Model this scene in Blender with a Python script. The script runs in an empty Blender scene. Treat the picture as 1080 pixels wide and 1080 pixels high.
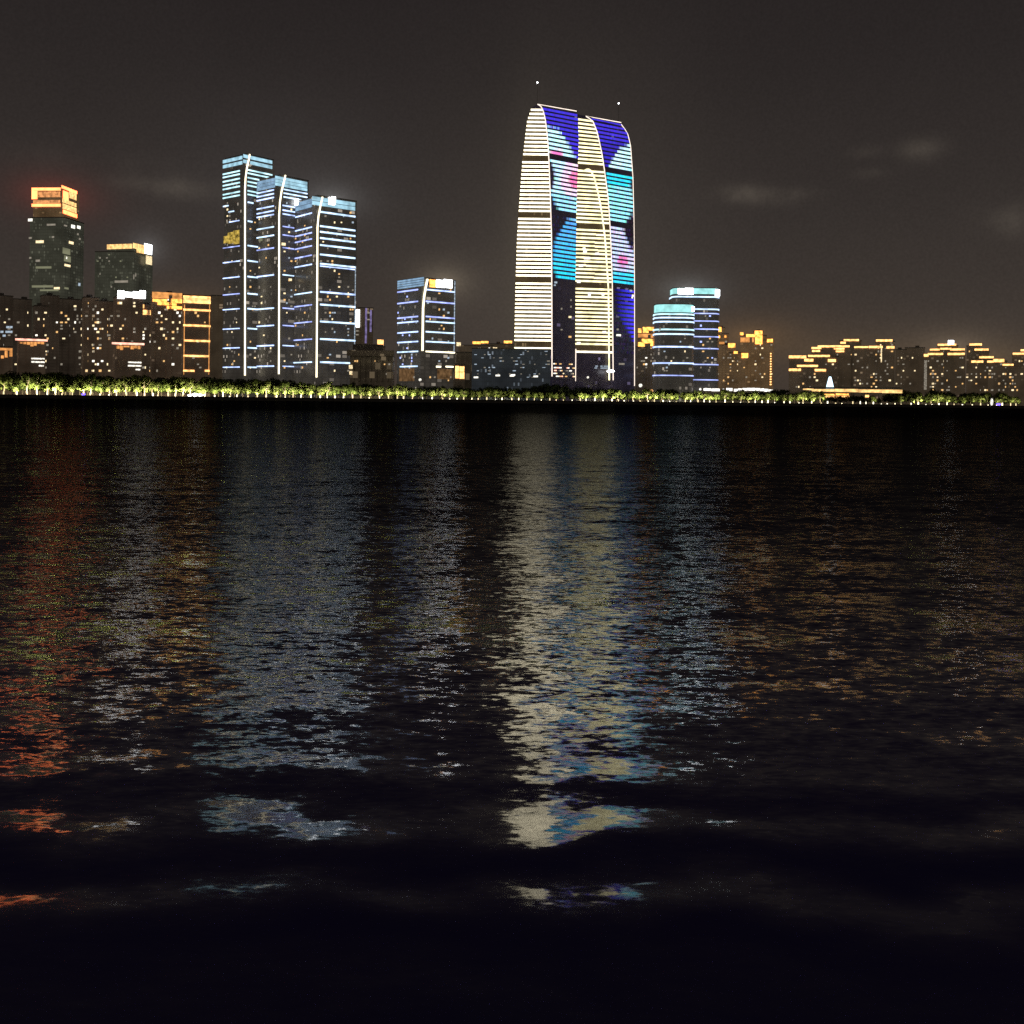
import bpy, bmesh, math, random
from mathutils import Vector, Matrix
random.seed(7)
SC = bpy.context.scene
COL = SC.collection
# ------------------------------------------------------------------ camera geometry
F, CX, CY, ROLL, CAMZ = 1083.0, 540.0, 418.5, math.radians(0.69), 6.0
CR, SR = math.cos(ROLL), math.sin(ROLL)
GZ = 2.5                                   # level of the land above the lake
def ray(px, py):
    a, b = (px-CX)/F, (CY-py)/F
    return a*CR - b*SR, a*SR + b*CR
def pt(px, py, Y):
    u, v = ray(px, py)
    return Vector((u*Y, Y, CAMZ + v*Y))
def xat(px, Y):                            # world X on the horizon
    return ray(px, CY)[0]*Y

cam_d = bpy.data.cameras.new('camera'); cam = bpy.data.objects.new('camera', cam_d); COL.objects.link(cam)
cam_d.sensor_width = 36.0; cam_d.lens = 36.0*F/1080.0; cam_d.clip_end = 20000; cam_d.clip_start = 0.1
cam_d.shift_y = -(540-CY)/1080.0
cam.matrix_world = Matrix(((CR, -SR, 0, 0), (0, 0, -1, 0), (SR, CR, 0, CAMZ), (0, 0, 0, 1)))
SC.camera = cam

# ------------------------------------------------------------------ materials
def newmat(name):
    m = bpy.data.materials.new(name); m.use_nodes = True
    nt = m.node_tree; nt.nodes.clear()
    out = nt.nodes.new('ShaderNodeOutputMaterial')
    return m, nt, out
def node(nt, t, **kw):
    n = nt.nodes.new(t)
    for k, v in kw.items(): setattr(n, k, v)
    return n
def math_n(nt, op, a, b=None, clamp=False):
    n = nt.nodes.new('ShaderNodeMath'); n.operation = op; n.use_clamp = clamp
    for i, v in enumerate((a, b)):
        if v is None: continue
        if isinstance(v, (int, float)): n.inputs[i].default_value = v
        else: nt.links.new(v, n.inputs[i])
    return n.outputs[0]
def emit(name, col, s=1.0, var=0.5, scale=0.35, sample=False):
    """a lamp or led surface whose output is uneven along its length"""
    m, nt, out = newmat(name)
    tc = node(nt, 'ShaderNodeTexCoord'); nz = node(nt, 'ShaderNodeTexNoise')
    nz.inputs['Scale'].default_value = scale; nz.inputs['Detail'].default_value = 3
    nt.links.new(tc.outputs['Object'], nz.inputs['Vector'])
    mr = node(nt, 'ShaderNodeMapRange'); mr.inputs[1].default_value = .3; mr.inputs[2].default_value = .7
    mr.inputs[3].default_value = s*(1-var); mr.inputs[4].default_value = s*(1+var)
    nt.links.new(nz.outputs['Fac'], mr.inputs[0])
    e = node(nt, 'ShaderNodeEmission'); e.inputs['Color'].default_value = (*col, 1)
    nt.links.new(mr.outputs[0], e.inputs['Strength']); nt.links.new(e.outputs[0], out.inputs['Surface'])
    if not sample: m.cycles.emission_sampling = 'NONE'
    return m
def facade(name, col, floor=3.6, bay=3.0, glow=(1.0, .75, .45), gs=.10, dens=.10, rough=.45, haze_glow=0.0, contrast=.55):
    """storeys and bays with some dimly lit rooms behind them"""
    m, nt, out = newmat(name)
    tc = node(nt, 'ShaderNodeTexCoord'); sp = node(nt, 'ShaderNodeSeparateXYZ')
    nt.links.new(tc.outputs['Object'], sp.inputs[0])
    h = math_n(nt, 'ADD', math_n(nt, 'MULTIPLY', sp.outputs[0], 1.0), math_n(nt, 'MULTIPLY', sp.outputs[1], -.55))
    fz = math_n(nt, 'DIVIDE', sp.outputs[2], floor); fh = math_n(nt, 'DIVIDE', h, bay)
    line = math_n(nt, 'LESS_THAN', math_n(nt, 'FRACT', fz), .28)
    mull = math_n(nt, 'LESS_THAN', math_n(nt, 'FRACT', fh), .30)
    solid = math_n(nt, 'MAXIMUM', line, mull)
    cz, ch = math_n(nt, 'FLOOR', fz), math_n(nt, 'FLOOR', fh)
    cv = node(nt, 'ShaderNodeCombineXYZ'); nt.links.new(cz, cv.inputs[0]); nt.links.new(ch, cv.inputs[1])
    wn = node(nt, 'ShaderNodeTexWhiteNoise', noise_dimensions='3D'); nt.links.new(cv.outputs[0], wn.inputs['Vector'])
    lit = math_n(nt, 'GREATER_THAN', wn.outputs['Value'], 1-dens)
    sc_ = node(nt, 'ShaderNodeSeparateColor'); nt.links.new(wn.outputs['Color'], sc_.inputs[0])
    amp = math_n(nt, 'POWER', sc_.outputs[1], 2.0)
    es = math_n(nt, 'MULTIPLY', math_n(nt, 'MULTIPLY', lit, amp), math_n(nt, 'SUBTRACT', 1.0, solid))
    es = math_n(nt, 'MULTIPLY', es, gs)
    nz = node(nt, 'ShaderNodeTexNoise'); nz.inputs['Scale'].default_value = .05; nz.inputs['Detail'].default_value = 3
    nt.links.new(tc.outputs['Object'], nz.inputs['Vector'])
    es = math_n(nt, 'ADD', es, math_n(nt, 'MULTIPLY', math_n(nt, 'MULTIPLY', nz.outputs['Fac'], haze_glow), math_n(nt, 'SUBTRACT', 1.2, math_n(nt, 'MULTIPLY', solid, .35))))  # even wall emission painted in for hazy city light, no lamp behind it
    mx = node(nt, 'ShaderNodeMix', data_type='RGBA')
    nt.links.new(solid, mx.inputs[0])
    mx.inputs[6].default_value = (*[c*(1-contrast) for c in col], 1); mx.inputs[7].default_value = (*col, 1)
    m2 = node(nt, 'ShaderNodeMix', data_type='RGBA', blend_type='MULTIPLY'); m2.inputs[0].default_value = .6
    nt.links.new(mx.outputs[2], m2.inputs[6]); nt.links.new(nz.outputs['Color'], m2.inputs[7])
    b = node(nt, 'ShaderNodeBsdfPrincipled')
    nt.links.new(mx.outputs[2], b.inputs['Base Color']); b.inputs['Roughness'].default_value = rough
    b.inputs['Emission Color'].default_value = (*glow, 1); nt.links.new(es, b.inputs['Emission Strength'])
    nt.links.new(b.outputs[0], out.inputs['Surface'])
    m.cycles.emission_sampling = 'NONE'
    return m
def plain(name, col, rough=.8, scale=.4, var=.35):
    m, nt, out = newmat(name)
    tc = node(nt, 'ShaderNodeTexCoord'); nz = node(nt, 'ShaderNodeTexNoise')
    nz.inputs['Scale'].default_value = scale; nz.inputs['Detail'].default_value = 6
    nt.links.new(tc.outputs['Object'], nz.inputs['Vector'])
    cr = node(nt, 'ShaderNodeValToRGB')
    cr.color_ramp.elements[0].position = .3; cr.color_ramp.elements[1].position = .7
    cr.color_ramp.elements[0].color = (*[c*(1-var) for c in col], 1)
    cr.color_ramp.elements[1].color = (*[min(1, c*(1+var)) for c in col], 1)
    nt.links.new(nz.outputs['Fac'], cr.inputs[0])
    b = node(nt, 'ShaderNodeBsdfPrincipled'); b.inputs['Roughness'].default_value = rough
    nt.links.new(cr.outputs[0], b.inputs['Base Color']); nt.links.new(b.outputs[0], out.inputs['Surface'])
    return m
def leafmat(name, c0, c1, trans=.35):
    m, nt, out = newmat(name)
    oi = node(nt, 'ShaderNodeObjectInfo'); tc = node(nt, 'ShaderNodeTexCoord')
    nz = node(nt, 'ShaderNodeTexNoise'); nz.inputs['Scale'].default_value = .45; nz.inputs['Detail'].default_value = 4
    nt.links.new(tc.outputs['Object'], nz.inputs['Vector'])
    k = math_n(nt, 'ADD', math_n(nt, 'MULTIPLY', oi.outputs['Random'], .6), math_n(nt, 'SUBTRACT', math_n(nt, 'MULTIPLY', nz.outputs['Fac'], 1.6), .6), clamp=True)
    mx = node(nt, 'ShaderNodeMix', data_type='RGBA'); nt.links.new(k, mx.inputs[0])
    mx.inputs[6].default_value = (*c0, 1); mx.inputs[7].default_value = (*c1, 1)
    ge = node(nt, 'ShaderNodeNewGeometry')
    of = node(nt, 'ShaderNodeVectorMath', operation='SUBTRACT'); nt.links.new(tc.outputs['Object'], of.inputs[0]); of.inputs[1].default_value = (0, 0, .74)
    vt = node(nt, 'ShaderNodeVectorTransform', vector_type='NORMAL', convert_from='OBJECT', convert_to='WORLD'); nt.links.new(of.outputs[0], vt.inputs[0])
    n1 = node(nt, 'ShaderNodeVectorMath', operation='NORMALIZE'); nt.links.new(vt.outputs[0], n1.inputs[0])
    n2 = node(nt, 'ShaderNodeVectorMath', operation='SCALE'); nt.links.new(ge.outputs['Normal'], n2.inputs[0]); n2.inputs['Scale'].default_value = .45
    n3 = node(nt, 'ShaderNodeVectorMath', operation='ADD'); nt.links.new(n1.outputs[0], n3.inputs[0]); nt.links.new(n2.outputs[0], n3.inputs[1])
    n4 = node(nt, 'ShaderNodeVectorMath', operation='NORMALIZE'); nt.links.new(n3.outputs[0], n4.inputs[0])
    d = node(nt, 'ShaderNodeBsdfDiffuse'); nt.links.new(n4.outputs[0], d.inputs['Normal']); t = node(nt, 'ShaderNodeBsdfTranslucent'); ms = node(nt, 'ShaderNodeMixShader')
    ms.inputs[0].default_value = trans
    nt.links.new(mx.outputs[2], d.inputs[0]); nt.links.new(mx.outputs[2], t.inputs[0])
    nt.links.new(d.outputs[0], ms.inputs[1]); nt.links.new(t.outputs[0], ms.inputs[2]); nt.links.new(ms.outputs[0], out.inputs['Surface'])
    return m
def vcol_emit(name, s=1.0):
    m, nt, out = newmat(name)
    at = node(nt, 'ShaderNodeAttribute'); at.attribute_name = 'led'
    e = node(nt, 'ShaderNodeEmission'); e.inputs['Strength'].default_value = s
    nt.links.new(at.outputs['Color'], e.inputs['Color']); nt.links.new(e.outputs[0], out.inputs['Surface'])
    m.cycles.emission_sampling = 'NONE'
    return m

M = {}
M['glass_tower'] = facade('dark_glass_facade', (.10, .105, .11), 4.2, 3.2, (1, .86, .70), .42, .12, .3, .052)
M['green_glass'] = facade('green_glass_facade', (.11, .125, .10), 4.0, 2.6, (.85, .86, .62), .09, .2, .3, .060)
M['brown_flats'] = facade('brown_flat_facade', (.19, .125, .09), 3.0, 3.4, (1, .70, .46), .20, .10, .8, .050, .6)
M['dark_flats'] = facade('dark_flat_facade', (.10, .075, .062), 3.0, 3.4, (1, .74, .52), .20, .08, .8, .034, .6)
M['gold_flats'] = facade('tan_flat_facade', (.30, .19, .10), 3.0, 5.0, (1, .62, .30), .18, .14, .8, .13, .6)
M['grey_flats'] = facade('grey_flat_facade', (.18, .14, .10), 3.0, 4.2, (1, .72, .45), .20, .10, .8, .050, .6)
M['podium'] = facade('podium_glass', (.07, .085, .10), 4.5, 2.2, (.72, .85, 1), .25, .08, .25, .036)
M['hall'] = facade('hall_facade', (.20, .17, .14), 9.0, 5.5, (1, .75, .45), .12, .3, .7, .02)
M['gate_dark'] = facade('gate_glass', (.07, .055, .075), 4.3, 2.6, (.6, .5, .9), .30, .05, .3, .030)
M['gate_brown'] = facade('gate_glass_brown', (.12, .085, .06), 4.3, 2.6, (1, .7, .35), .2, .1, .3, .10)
M['roof'] = plain('roof_concrete', (.12, .11, .10))
M['stone'] = plain('seawall_stone', (.035, .033, .030), .9, .3)
M['ground'] = plain('ground_soil', (.03, .035, .025), .95, .05)
M['paving'] = plain('promenade_paving', (.06, .055, .05), .9, .5)
M['metal'] = plain('painted_metal', (.10, .10, .10), .5)
M['bark'] = plain('bark', (.13, .10, .07), .9, 1.5)
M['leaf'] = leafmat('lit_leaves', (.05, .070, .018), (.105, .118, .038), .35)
M['leaf_unlit'] = leafmat('unlit_leaves', (.022, .032, .016), (.05, .06, .03), .2)  # darker copy of the leaf material, lack of light put into its colour

M['cream'] = emit('cream_led', (1, .89, .62), 3.0, .35, .12)
M['cream_y'] = emit('yellow_cream_led', (1, .90, .50), 2.0, .4, .10)
M['strip'] = emit('warm_white_strip', (1, .88, .60), 2.6, .15, .1)
M['rim'] = emit('pale_rim_strip', (1, .84, .70), 1.5, .15, .1)
M['blue_band'] = emit('blue_white_band', (.46, .60, 1), 2.0, .5, .10)
M['violet_band'] = emit('violet_band', (.40, .48, 1), 1.5, .5, .10)
M['white_band'] = emit('white_band', (.55, .75, 1), 1.8, .45, .10)
M['cyan_crown'] = emit('cyan_crown', (.40, .68, .82), 1.0, .35, .14)
M['blue_crown'] = emit('blue_crown', (.28, .45, .64), .85, .35, .14)
M['teal_crown'] = emit('teal_crown', (.36, .80, .78), 1.2, .3, .12)
M['aqua_band'] = emit('aqua_band', (.50, .82, .90), 1.6, .4, .10)
M['white'] = emit('white_sign', (.95, .97, 1), 5.0, .3, .2)
M['canopy'] = emit('canopy_light', (1, .96, .88), 1.7, .4, .3)
M['flood'] = emit('flood_white', (.95, .97, 1), 9.0, .1, .5)
M['red_crown'] = emit('red_orange_frame', (1, .17, .055), 5.8, .2, .12)
M['amber_fill'] = emit('amber_fill', (1, .42, .15), .75, .6, .25)
M['amber'] = emit('amber_light', (1, .40, .08), 2.7, .6, .3)
M['amber_soft'] = emit('amber_soft', (1, .42, .12), .9, .5, .2)
M['gold'] = emit('gold_light', (1, .48, .16), 2.4, .5, .3)
M['gold_soft'] = emit('gold_soft', (1, .60, .22), 1.3, .5, .25)
M['amber_dim'] = emit('amber_dim', (1, .55, .24), .12, .6, .25)
M['pink'] = emit('pink_eave', (1, .45, .33), 1.9, .4, .25)
M['yellow_room'] = emit('yellow_room', (.75, .52, .10), .65, .9, .25)
M['green_room'] = emit('green_room', (.42, .42, .26), .35, .8, .25)
M['purple'] = emit('purple_strip', (.35, .28, .60), .5, .6, .2)
M['win_warm'] = emit('window_warm', (1, .78, .45), 1.1, .7, .9)
M['win_white'] = emit('window_white', (1, .95, .82), 1.3, .7, .9)
M['win_amber'] = emit('window_amber', (1, .58, .22), .8, .7, .9)
M['win_dim'] = emit('window_dim', (.75, .66, .52), .28, .7, .9)
M['win_cool'] = emit('window_cool', (.7, .85, 1), .45, .7, .9)
M['uplight'] = emit('uplight_lens', (1, .86, .52), 3.6, .4, .8)
M['blue_lamp'] = emit('blue_lamp', (.14, .08, 1), 4.0, .2, .8)
M['ice'] = emit('ice_white', (.62, .86, 1), 2.6, .2, .1)
M['media'] = vcol_emit('media_led', 1.35)

# ------------------------------------------------------------------ objects
def tag(o, label=None, cat=None, group=None, kind=None):
    if label: o['label'] = label
    if cat: o['category'] = cat
    if group: o['group'] = group
    if kind: o['kind'] = kind
    return o
def empty(name, loc, label, cat, group=None):
    o = bpy.data.objects.new(name, None); COL.objects.link(o); o.location = loc; o.empty_display_size = 5
    return tag(o, label, cat, group)
class MB:
    """collects geometry in world coordinates and links it as one mesh object"""
    def __init__(s): s.v, s.f, s.c = [], [], []
    def poly(s, pts, col=None):
        i = len(s.v); s.v += [tuple(p) for p in pts]; s.f.append(tuple(range(i, i+len(pts)))); s.c.append(col)
    def hexa(s, p):                         # 0-3 near loop, 4-7 far loop
        i = len(s.v); s.v += [tuple(q) for q in p]
        for q in ((0,1,2,3), (7,6,5,4), (0,4,5,1), (1,5,6,2), (2,6,7,3), (3,7,4,0)):
            s.f.append(tuple(i+k for k in q)); s.c.append(None)
    def prism(s, plan, z0, z1):
        n = len(plan)
        i = len(s.v); s.v += [(x, y, z0) for x, y in plan] + [(x, y, z1) for x, y in plan]
        for k in range(n):
            s.f.append((i+k, i+(k+1) % n, i+n+(k+1) % n, i+n+k)); s.c.append(None)
        s.f.append(tuple(i+n+k for k in range(n))); s.c.append(None)
        s.f.append(tuple(i+n-1-k for k in range(n))); s.c.append(None)
    def tube(s, path, r, seg=6):
        rings = []
        for k, p in enumerate(path):
            a = Vector(path[max(0, k-1)]); b = Vector(path[min(len(path)-1, k+1)]); d = (b-a).normalized()
            x = d.cross(Vector((0, 1, 0.01))).normalized(); y = d.cross(x)
            rr = r[k] if isinstance(r, (list, tuple)) else r
            i = len(s.v); rings.append(i)
            for j in range(seg):
                t = 2*math.pi*j/seg; s.v.append(tuple(Vector(p) + x*rr*math.cos(t) + y*rr*math.sin(t)))
        for a, b in zip(rings, rings[1:]):
            for j in range(seg):
                s.f.append((a+j, a+(j+1) % seg, b+(j+1) % seg, b+j)); s.c.append(None)
        s.f.append(tuple(rings[0]+seg-1-j for j in range(seg))); s.c.append(None)
        s.f.append(tuple(rings[-1]+j for j in range(seg))); s.c.append(None)
    def build(s, name, m, parent=None, label=None):
        o0 = parent_world(parent)
        me = bpy.data.meshes.new(name)
        me.from_pydata([(x-o0.x, y-o0.y, z-o0.z) for x, y, z in s.v], [], s.f)
        me.materials.append(m)
        if any(c is not None for c in s.c):
            at = me.color_attributes.new('led', 'FLOAT_COLOR', 'CORNER'); k = 0
            for f, c in zip(me.polygons, s.c):
                for _ in f.loop_indices:
                    at.data[k].color = (*(c or (0, 0, 0)), 1); k += 1
        else:
            bm = bmesh.new(); bm.from_mesh(me); bmesh.ops.recalc_face_normals(bm, faces=bm.faces); bm.to_mesh(me); bm.free()
        o = bpy.data.objects.new(name, me); COL.objects.link(o)
        if parent: o.parent = parent
        if label: o['label'] = label
        return o
def parent_world(p):
    v = Vector((0, 0, 0))
    while p is not None: v = v + p.location; p = p.parent
    return v

class Face:
    """vertical facade plane through P (x, y) running along the unit direction d, seen from outside"""
    def __init__(s, P, d):
        s.P = Vector(P); s.d = Vector(d).normalized(); s.n = Vector((s.d.y, -s.d.x))
    def t_u(s, u): return (s.P.x*s.n.x + s.P.y*s.n.y)/(u*s.n.x + s.n.y)
    def hit(s, px, py):
        u, v = ray(px, py); t = s.t_u(u); return Vector((t*u, t, CAMZ+v*t))
    def z(s, px, py): return s.hit(px, py).z
    def s_at(s, px, z):                     # distance along the face of image column px at height z
        t = s.P.y; a = (px-CX)/F
        for _ in range(4):
            v = (z-CAMZ)/t; u = (a - v*SR)/CR; t = s.t_u(u)
        return (t*u - s.P.x)*s.d.x + (t - s.P.y)*s.d.y
    def at(s, q, z, off=0):
        return Vector((s.P.x + s.d.x*q + s.n.x*off, s.P.y + s.d.y*q + s.n.y*off, z))
    def bar(s, mb, q0, q1, z0, z1, out=.5, inn=-.25):
        mb.hexa([s.at(q0, z0, out), s.at(q1, z0, out), s.at(q1, z1, out), s.at(q0, z1, out),
                 s.at(q0, z0, inn), s.at(q1, z0, inn), s.at(q1, z1, inn), s.at(q0, z1, inn)])
    def pbar(s, mb, xa, xb, zc, h, out=.5):
        s.bar(mb, s.s_at(xa, zc), s.s_at(xb, zc), zc-h/2, zc+h/2, out)
    def prect(s, mb, x0, y0, x1, y1, out=.5):       # image rectangle -> level box on the face
        xm, ym = (x0+x1)/2, (y0+y1)/2
        z1, z0 = s.z(xm, y0), s.z(xm, y1); zc = (z0+z1)/2
        s.bar(mb, s.s_at(x0, zc), s.s_at(x1, zc), z0, z1, out)
    @property
    def ang(s): return math.atan2(s.d.y, s.d.x)

_unit = {}
def unit_box(m):
    if m.name not in _unit:
        me = bpy.data.meshes.new('window')
        v = [(x, y, z) for x in (-.5, .5) for y in (-.5, .5) for z in (-.5, .5)]
        me.from_pydata(v, [], [(0,1,3,2), (4,6,7,5), (0,4,5,1), (2,3,7,6), (0,2,6,4), (1,5,7,3)]); me.materials.append(m)
        _unit[m.name] = me
    return _unit[m.name]
def window(face, parent, px, py, w, h, m, name='window'):
    p = face.hit(px, py); p = p + Vector((face.n.x, face.n.y, 0))*.12
    o = bpy.data.objects.new(name, unit_box(m)); COL.objects.link(o); o.parent = parent
    o.location = p - parent_world(parent); o.rotation_euler = (0, 0, face.ang); o.scale = (w, .5, h)
    return o
WM = ['win_warm', 'win_white', 'win_amber', 'win_dim', 'win_dim', 'win_dim', 'win_warm']
def scatter(face, parent, x0, y0, x1, y1, n, mats=WM, w=(1.3, 2.6), h=(1.3, 2.3), cols=None, rows=3.4):
    used = set()
    for _ in range(n):
        px = random.uniform(x0, x1); py = random.uniform(y0, y1)
        px = round(px/2.4)*2.4; py = round(py/rows)*rows
        if (px, py) in used or not (x0 <= px <= x1): continue
        used.add((px, py))
        window(face, parent, px, py, random.uniform(*w), random.uniform(*h), M[random.choice(mats)])

def corner_plan(xl, xc, xr, Y, py=400, depth=None):
    """plan of a block whose near vertical edge stands at image column xc, distance Y"""
    C = Vector((ray(xc, py)[0]*Y, Y)); k = Y/F
    wl, wr = max(1e-3, (xc-xl)*k), max(1e-3, (xr-xc)*k)
    ph = math.atan2(wl, wr); ph = max(.25, min(1.25, ph))
    az = math.atan(C.x/C.y); p_ = ph-az
    dr = Vector((math.cos(p_), math.sin(p_))); dl = Vector((-math.sin(p_), math.cos(p_)))
    a = Face(C, dr).s_at(xr, 60); b = -Face(C, -dl).s_at(xl, 60)
    plan = [C, C+dr*a, C+dr*a+dl*b, C+dl*b]
    return plan, Face(C+dl*b, -dl), Face(C, dr)
def front_plan(x0, x1, Y, depth=16, yaw=0.0, py=400):
    A = Vector((ray(x0, py)[0]*Y, Y)); w = (x1-x0)*Y/F
    yaw -= math.atan(ray((x0+x1)/2, py)[0])
    d = Vector((math.cos(yaw), math.sin(yaw))); n = Vector((-d.y, d.x))
    B = A + d*Face(A, d).s_at(x1, 40)
    return [A, B, B+n*depth, A+n*depth], Face(A, d)
def zpix(px, py, Y): return pt(px, py, Y).z
def plan_base(plan): 
    c = sum((Vector(p) for p in plan), Vector((0, 0)))/len(plan); return (c.x, c.y, GZ)
def grow(plan, k):
    c = sum((Vector(p) for p in plan), Vector((0, 0)))/len(plan)
    return [p + (Vector(p)-c).normalized()*k for p in map(Vector, plan)]

# ------------------------------------------------------------------ world, night sky with painted lamp bloom
w = bpy.data.worlds.new('World'); SC.world = w; w.use_nodes = True
nt = w.node_tree; nt.nodes.clear()
wo = node(nt, 'ShaderNodeOutputWorld'); bg = node(nt, 'ShaderNodeBackground'); nt.links.new(bg.outputs[0], wo.inputs[0])
tc = node(nt, 'ShaderNodeTexCoord'); sp = node(nt, 'ShaderNodeSeparateXYZ'); nt.links.new(tc.outputs['Generated'], sp.inputs[0])
ramp = node(nt, 'ShaderNodeValToRGB'); nt.links.new(sp.outputs[2], ramp.inputs[0])
R = ramp.color_ramp
stops = [(0.0, (.057, .043, .034)), (.07, (.053, .042, .035)), (.17, (.040, .0325, .0290)), (.30, (.0270, .0220, .0210)),
         (.40, (.0205, .0165, .0165)), (.6, (.010, .009, .010)), (1.0, (.006, .006, .007))]
R.elements[0].position, R.elements[0].color = stops[0][0], (*stops[0][1], 1)
R.elements[1].position, R.elements[1].color = stops[-1][0], (*stops[-1][1], 1)
for p_, c_ in stops[1:-1]:
    e = R.elements.new(p_); e.color = (*c_, 1)
acc = None
nzc = node(nt, 'ShaderNodeTexNoise'); nzc.inputs['Scale'].default_value = 38; nzc.inputs['Detail'].default_value = 5
nt.links.new(tc.outputs['Generated'], nzc.inputs['Vector'])
def cloud(px, py, rx, ry, amp):
    global acc
    u, v = ray(px, py); d = Vector((u, 1, v)).normalized()
    dx = math_n(nt, 'DIVIDE', math_n(nt, 'SUBTRACT', sp.outputs[0], d.x), rx/F)
    dz = math_n(nt, 'DIVIDE', math_n(nt, 'SUBTRACT', sp.outputs[2], d.z), ry/F)
    r2 = math_n(nt, 'ADD', math_n(nt, 'MULTIPLY', dx, dx), math_n(nt, 'MULTIPLY', dz, dz))
    g = math_n(nt, 'POWER', 2.718, math_n(nt, 'MULTIPLY', r2, -1.0))
    front = math_n(nt, 'GREATER_THAN', sp.outputs[1], 0.0)
    g = math_n(nt, 'MULTIPLY', math_n(nt, 'MULTIPLY', g, front), amp)
    acc = g if acc is None else math_n(nt, 'ADD', acc, g)
for c_ in ((780, 204, 22, 8, 1.0), (815, 208, 26, 8, .9), (850, 203, 16, 5, .45), (918, 183, 14, 5, .4), (973, 157, 18, 10, .9), (912, 161, 14, 6, .35),
           (1068, 232, 26, 14, .95), (180, 197, 46, 10, 1.0), (150, 172, 26, 8, .2), (40, 165, 30, 14, .2)): cloud(*c_)
cl = math_n(nt, 'MULTIPLY', acc, math_n(nt, 'SUBTRACT', math_n(nt, 'MULTIPLY', nzc.outputs['Fac'], 2.2), .45, clamp=True))
mixc = node(nt, 'ShaderNodeMix', data_type='RGBA'); nt.links.new(math_n(nt, 'MULTIPLY', cl, .8, clamp=True), mixc.inputs[0])
nt.links.new(ramp.outputs[0], mixc.inputs[6]); mixc.inputs[7].default_value = (.082, .068, .056, 1)
g1 = node(nt, 'ShaderNodeTexNoise'); g1.inputs['Scale'].default_value = 420; g1.inputs['Detail'].default_value = 2
nt.links.new(tc.outputs['Generated'], g1.inputs['Vector'])
g2 = node(nt, 'ShaderNodeTexNoise'); g2.inputs['Scale'].default_value = 5; g2.inputs['Detail'].default_value = 3
nt.links.new(tc.outputs['Generated'], g2.inputs['Vector'])
st = math_n(nt, 'ADD', math_n(nt, 'MULTIPLY', g1.outputs['Fac'], .34), math_n(nt, 'MULTIPLY', g2.outputs['Fac'], .22))
sky_c = mixc.outputs[2]
def sky_bloom(px, py, rx, ry, col, soft=False):
    """lamp bloom painted into the sky colour around a bright roof"""
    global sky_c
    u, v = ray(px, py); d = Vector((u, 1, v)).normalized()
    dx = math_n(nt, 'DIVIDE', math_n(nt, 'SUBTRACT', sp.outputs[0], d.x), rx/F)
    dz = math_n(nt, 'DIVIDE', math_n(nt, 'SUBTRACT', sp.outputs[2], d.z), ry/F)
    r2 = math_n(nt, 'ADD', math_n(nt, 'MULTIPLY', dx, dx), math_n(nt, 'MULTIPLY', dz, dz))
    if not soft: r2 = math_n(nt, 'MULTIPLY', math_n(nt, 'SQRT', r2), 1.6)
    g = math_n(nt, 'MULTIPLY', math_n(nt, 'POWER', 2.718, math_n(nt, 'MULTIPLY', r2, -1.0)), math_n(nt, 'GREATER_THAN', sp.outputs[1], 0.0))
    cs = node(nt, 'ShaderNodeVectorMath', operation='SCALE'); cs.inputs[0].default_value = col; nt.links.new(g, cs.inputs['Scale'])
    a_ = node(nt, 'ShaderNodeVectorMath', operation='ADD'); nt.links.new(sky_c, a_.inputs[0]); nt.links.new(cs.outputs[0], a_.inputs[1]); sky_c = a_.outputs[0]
sky_bloom(606, 250, 105, 170, (.018, .015, .011), True); sky_bloom(560, 250, 24, 110, (.020, .017, .010), True)
sky_bloom(57, 206, 27, 15, (.17, .016, .007)); sky_bloom(156, 262, 14, 14, (.10, .10, .10)); sky_bloom(350, 210, 26, 14, (.12, .12, .12)); sky_bloom(468, 297, 26, 16, (.16, .13, .09))
sky_bloom(726, 306, 24, 12, (.14, .15, .15)); sky_bloom(790, 354, 46, 18, (.11, .055, .014)); sky_bloom(680, 352, 22, 16, (.08, .045, .012)); sky_bloom(890, 372, 80, 20, (.055, .032, .010)); sky_bloom(1005, 364, 30, 14, (.10, .075, .05))
sky_bloom(1045, 375, 60, 16, (.05, .03, .01)); sky_bloom(310, 195, 100, 70, (.010, .010, .010), True); sky_bloom(190, 315, 50, 16, (.05, .025, .008))
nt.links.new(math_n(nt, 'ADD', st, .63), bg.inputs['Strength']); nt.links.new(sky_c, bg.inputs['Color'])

fill_d = bpy.data.lights.new('facade_fill', 'SUN'); fill_d.energy = .22; fill_d.angle = math.radians(12); fill_d.color = (1, .86, .68)  # added warm fill from behind the camera, stands in for city spill light
fill_o = bpy.data.objects.new('facade_fill', fill_d); COL.objects.link(fill_o)
fill_o.rotation_euler = (math.radians(58), 0, math.radians(-25)); fill_o.location = (0, 0, 200)

# ------------------------------------------------------------------ the lake and the land
SH0, SH1 = Vector((-425, 850)), Vector((550, 1100)); SD = (SH1-SH0).normalized(); SN = Vector((-SD.y, SD.x))
def shore(px):                              # shoreline point in image column px
    u = ray(px, CY)[0]
    t = (SH0.x*SN.x+SH0.y*SN.y)/(u*SN.x+SN.y); return Vector((u*t, t))
L0, L1 = SH0 - SD*2600, SH1 + SD*2600

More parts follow.
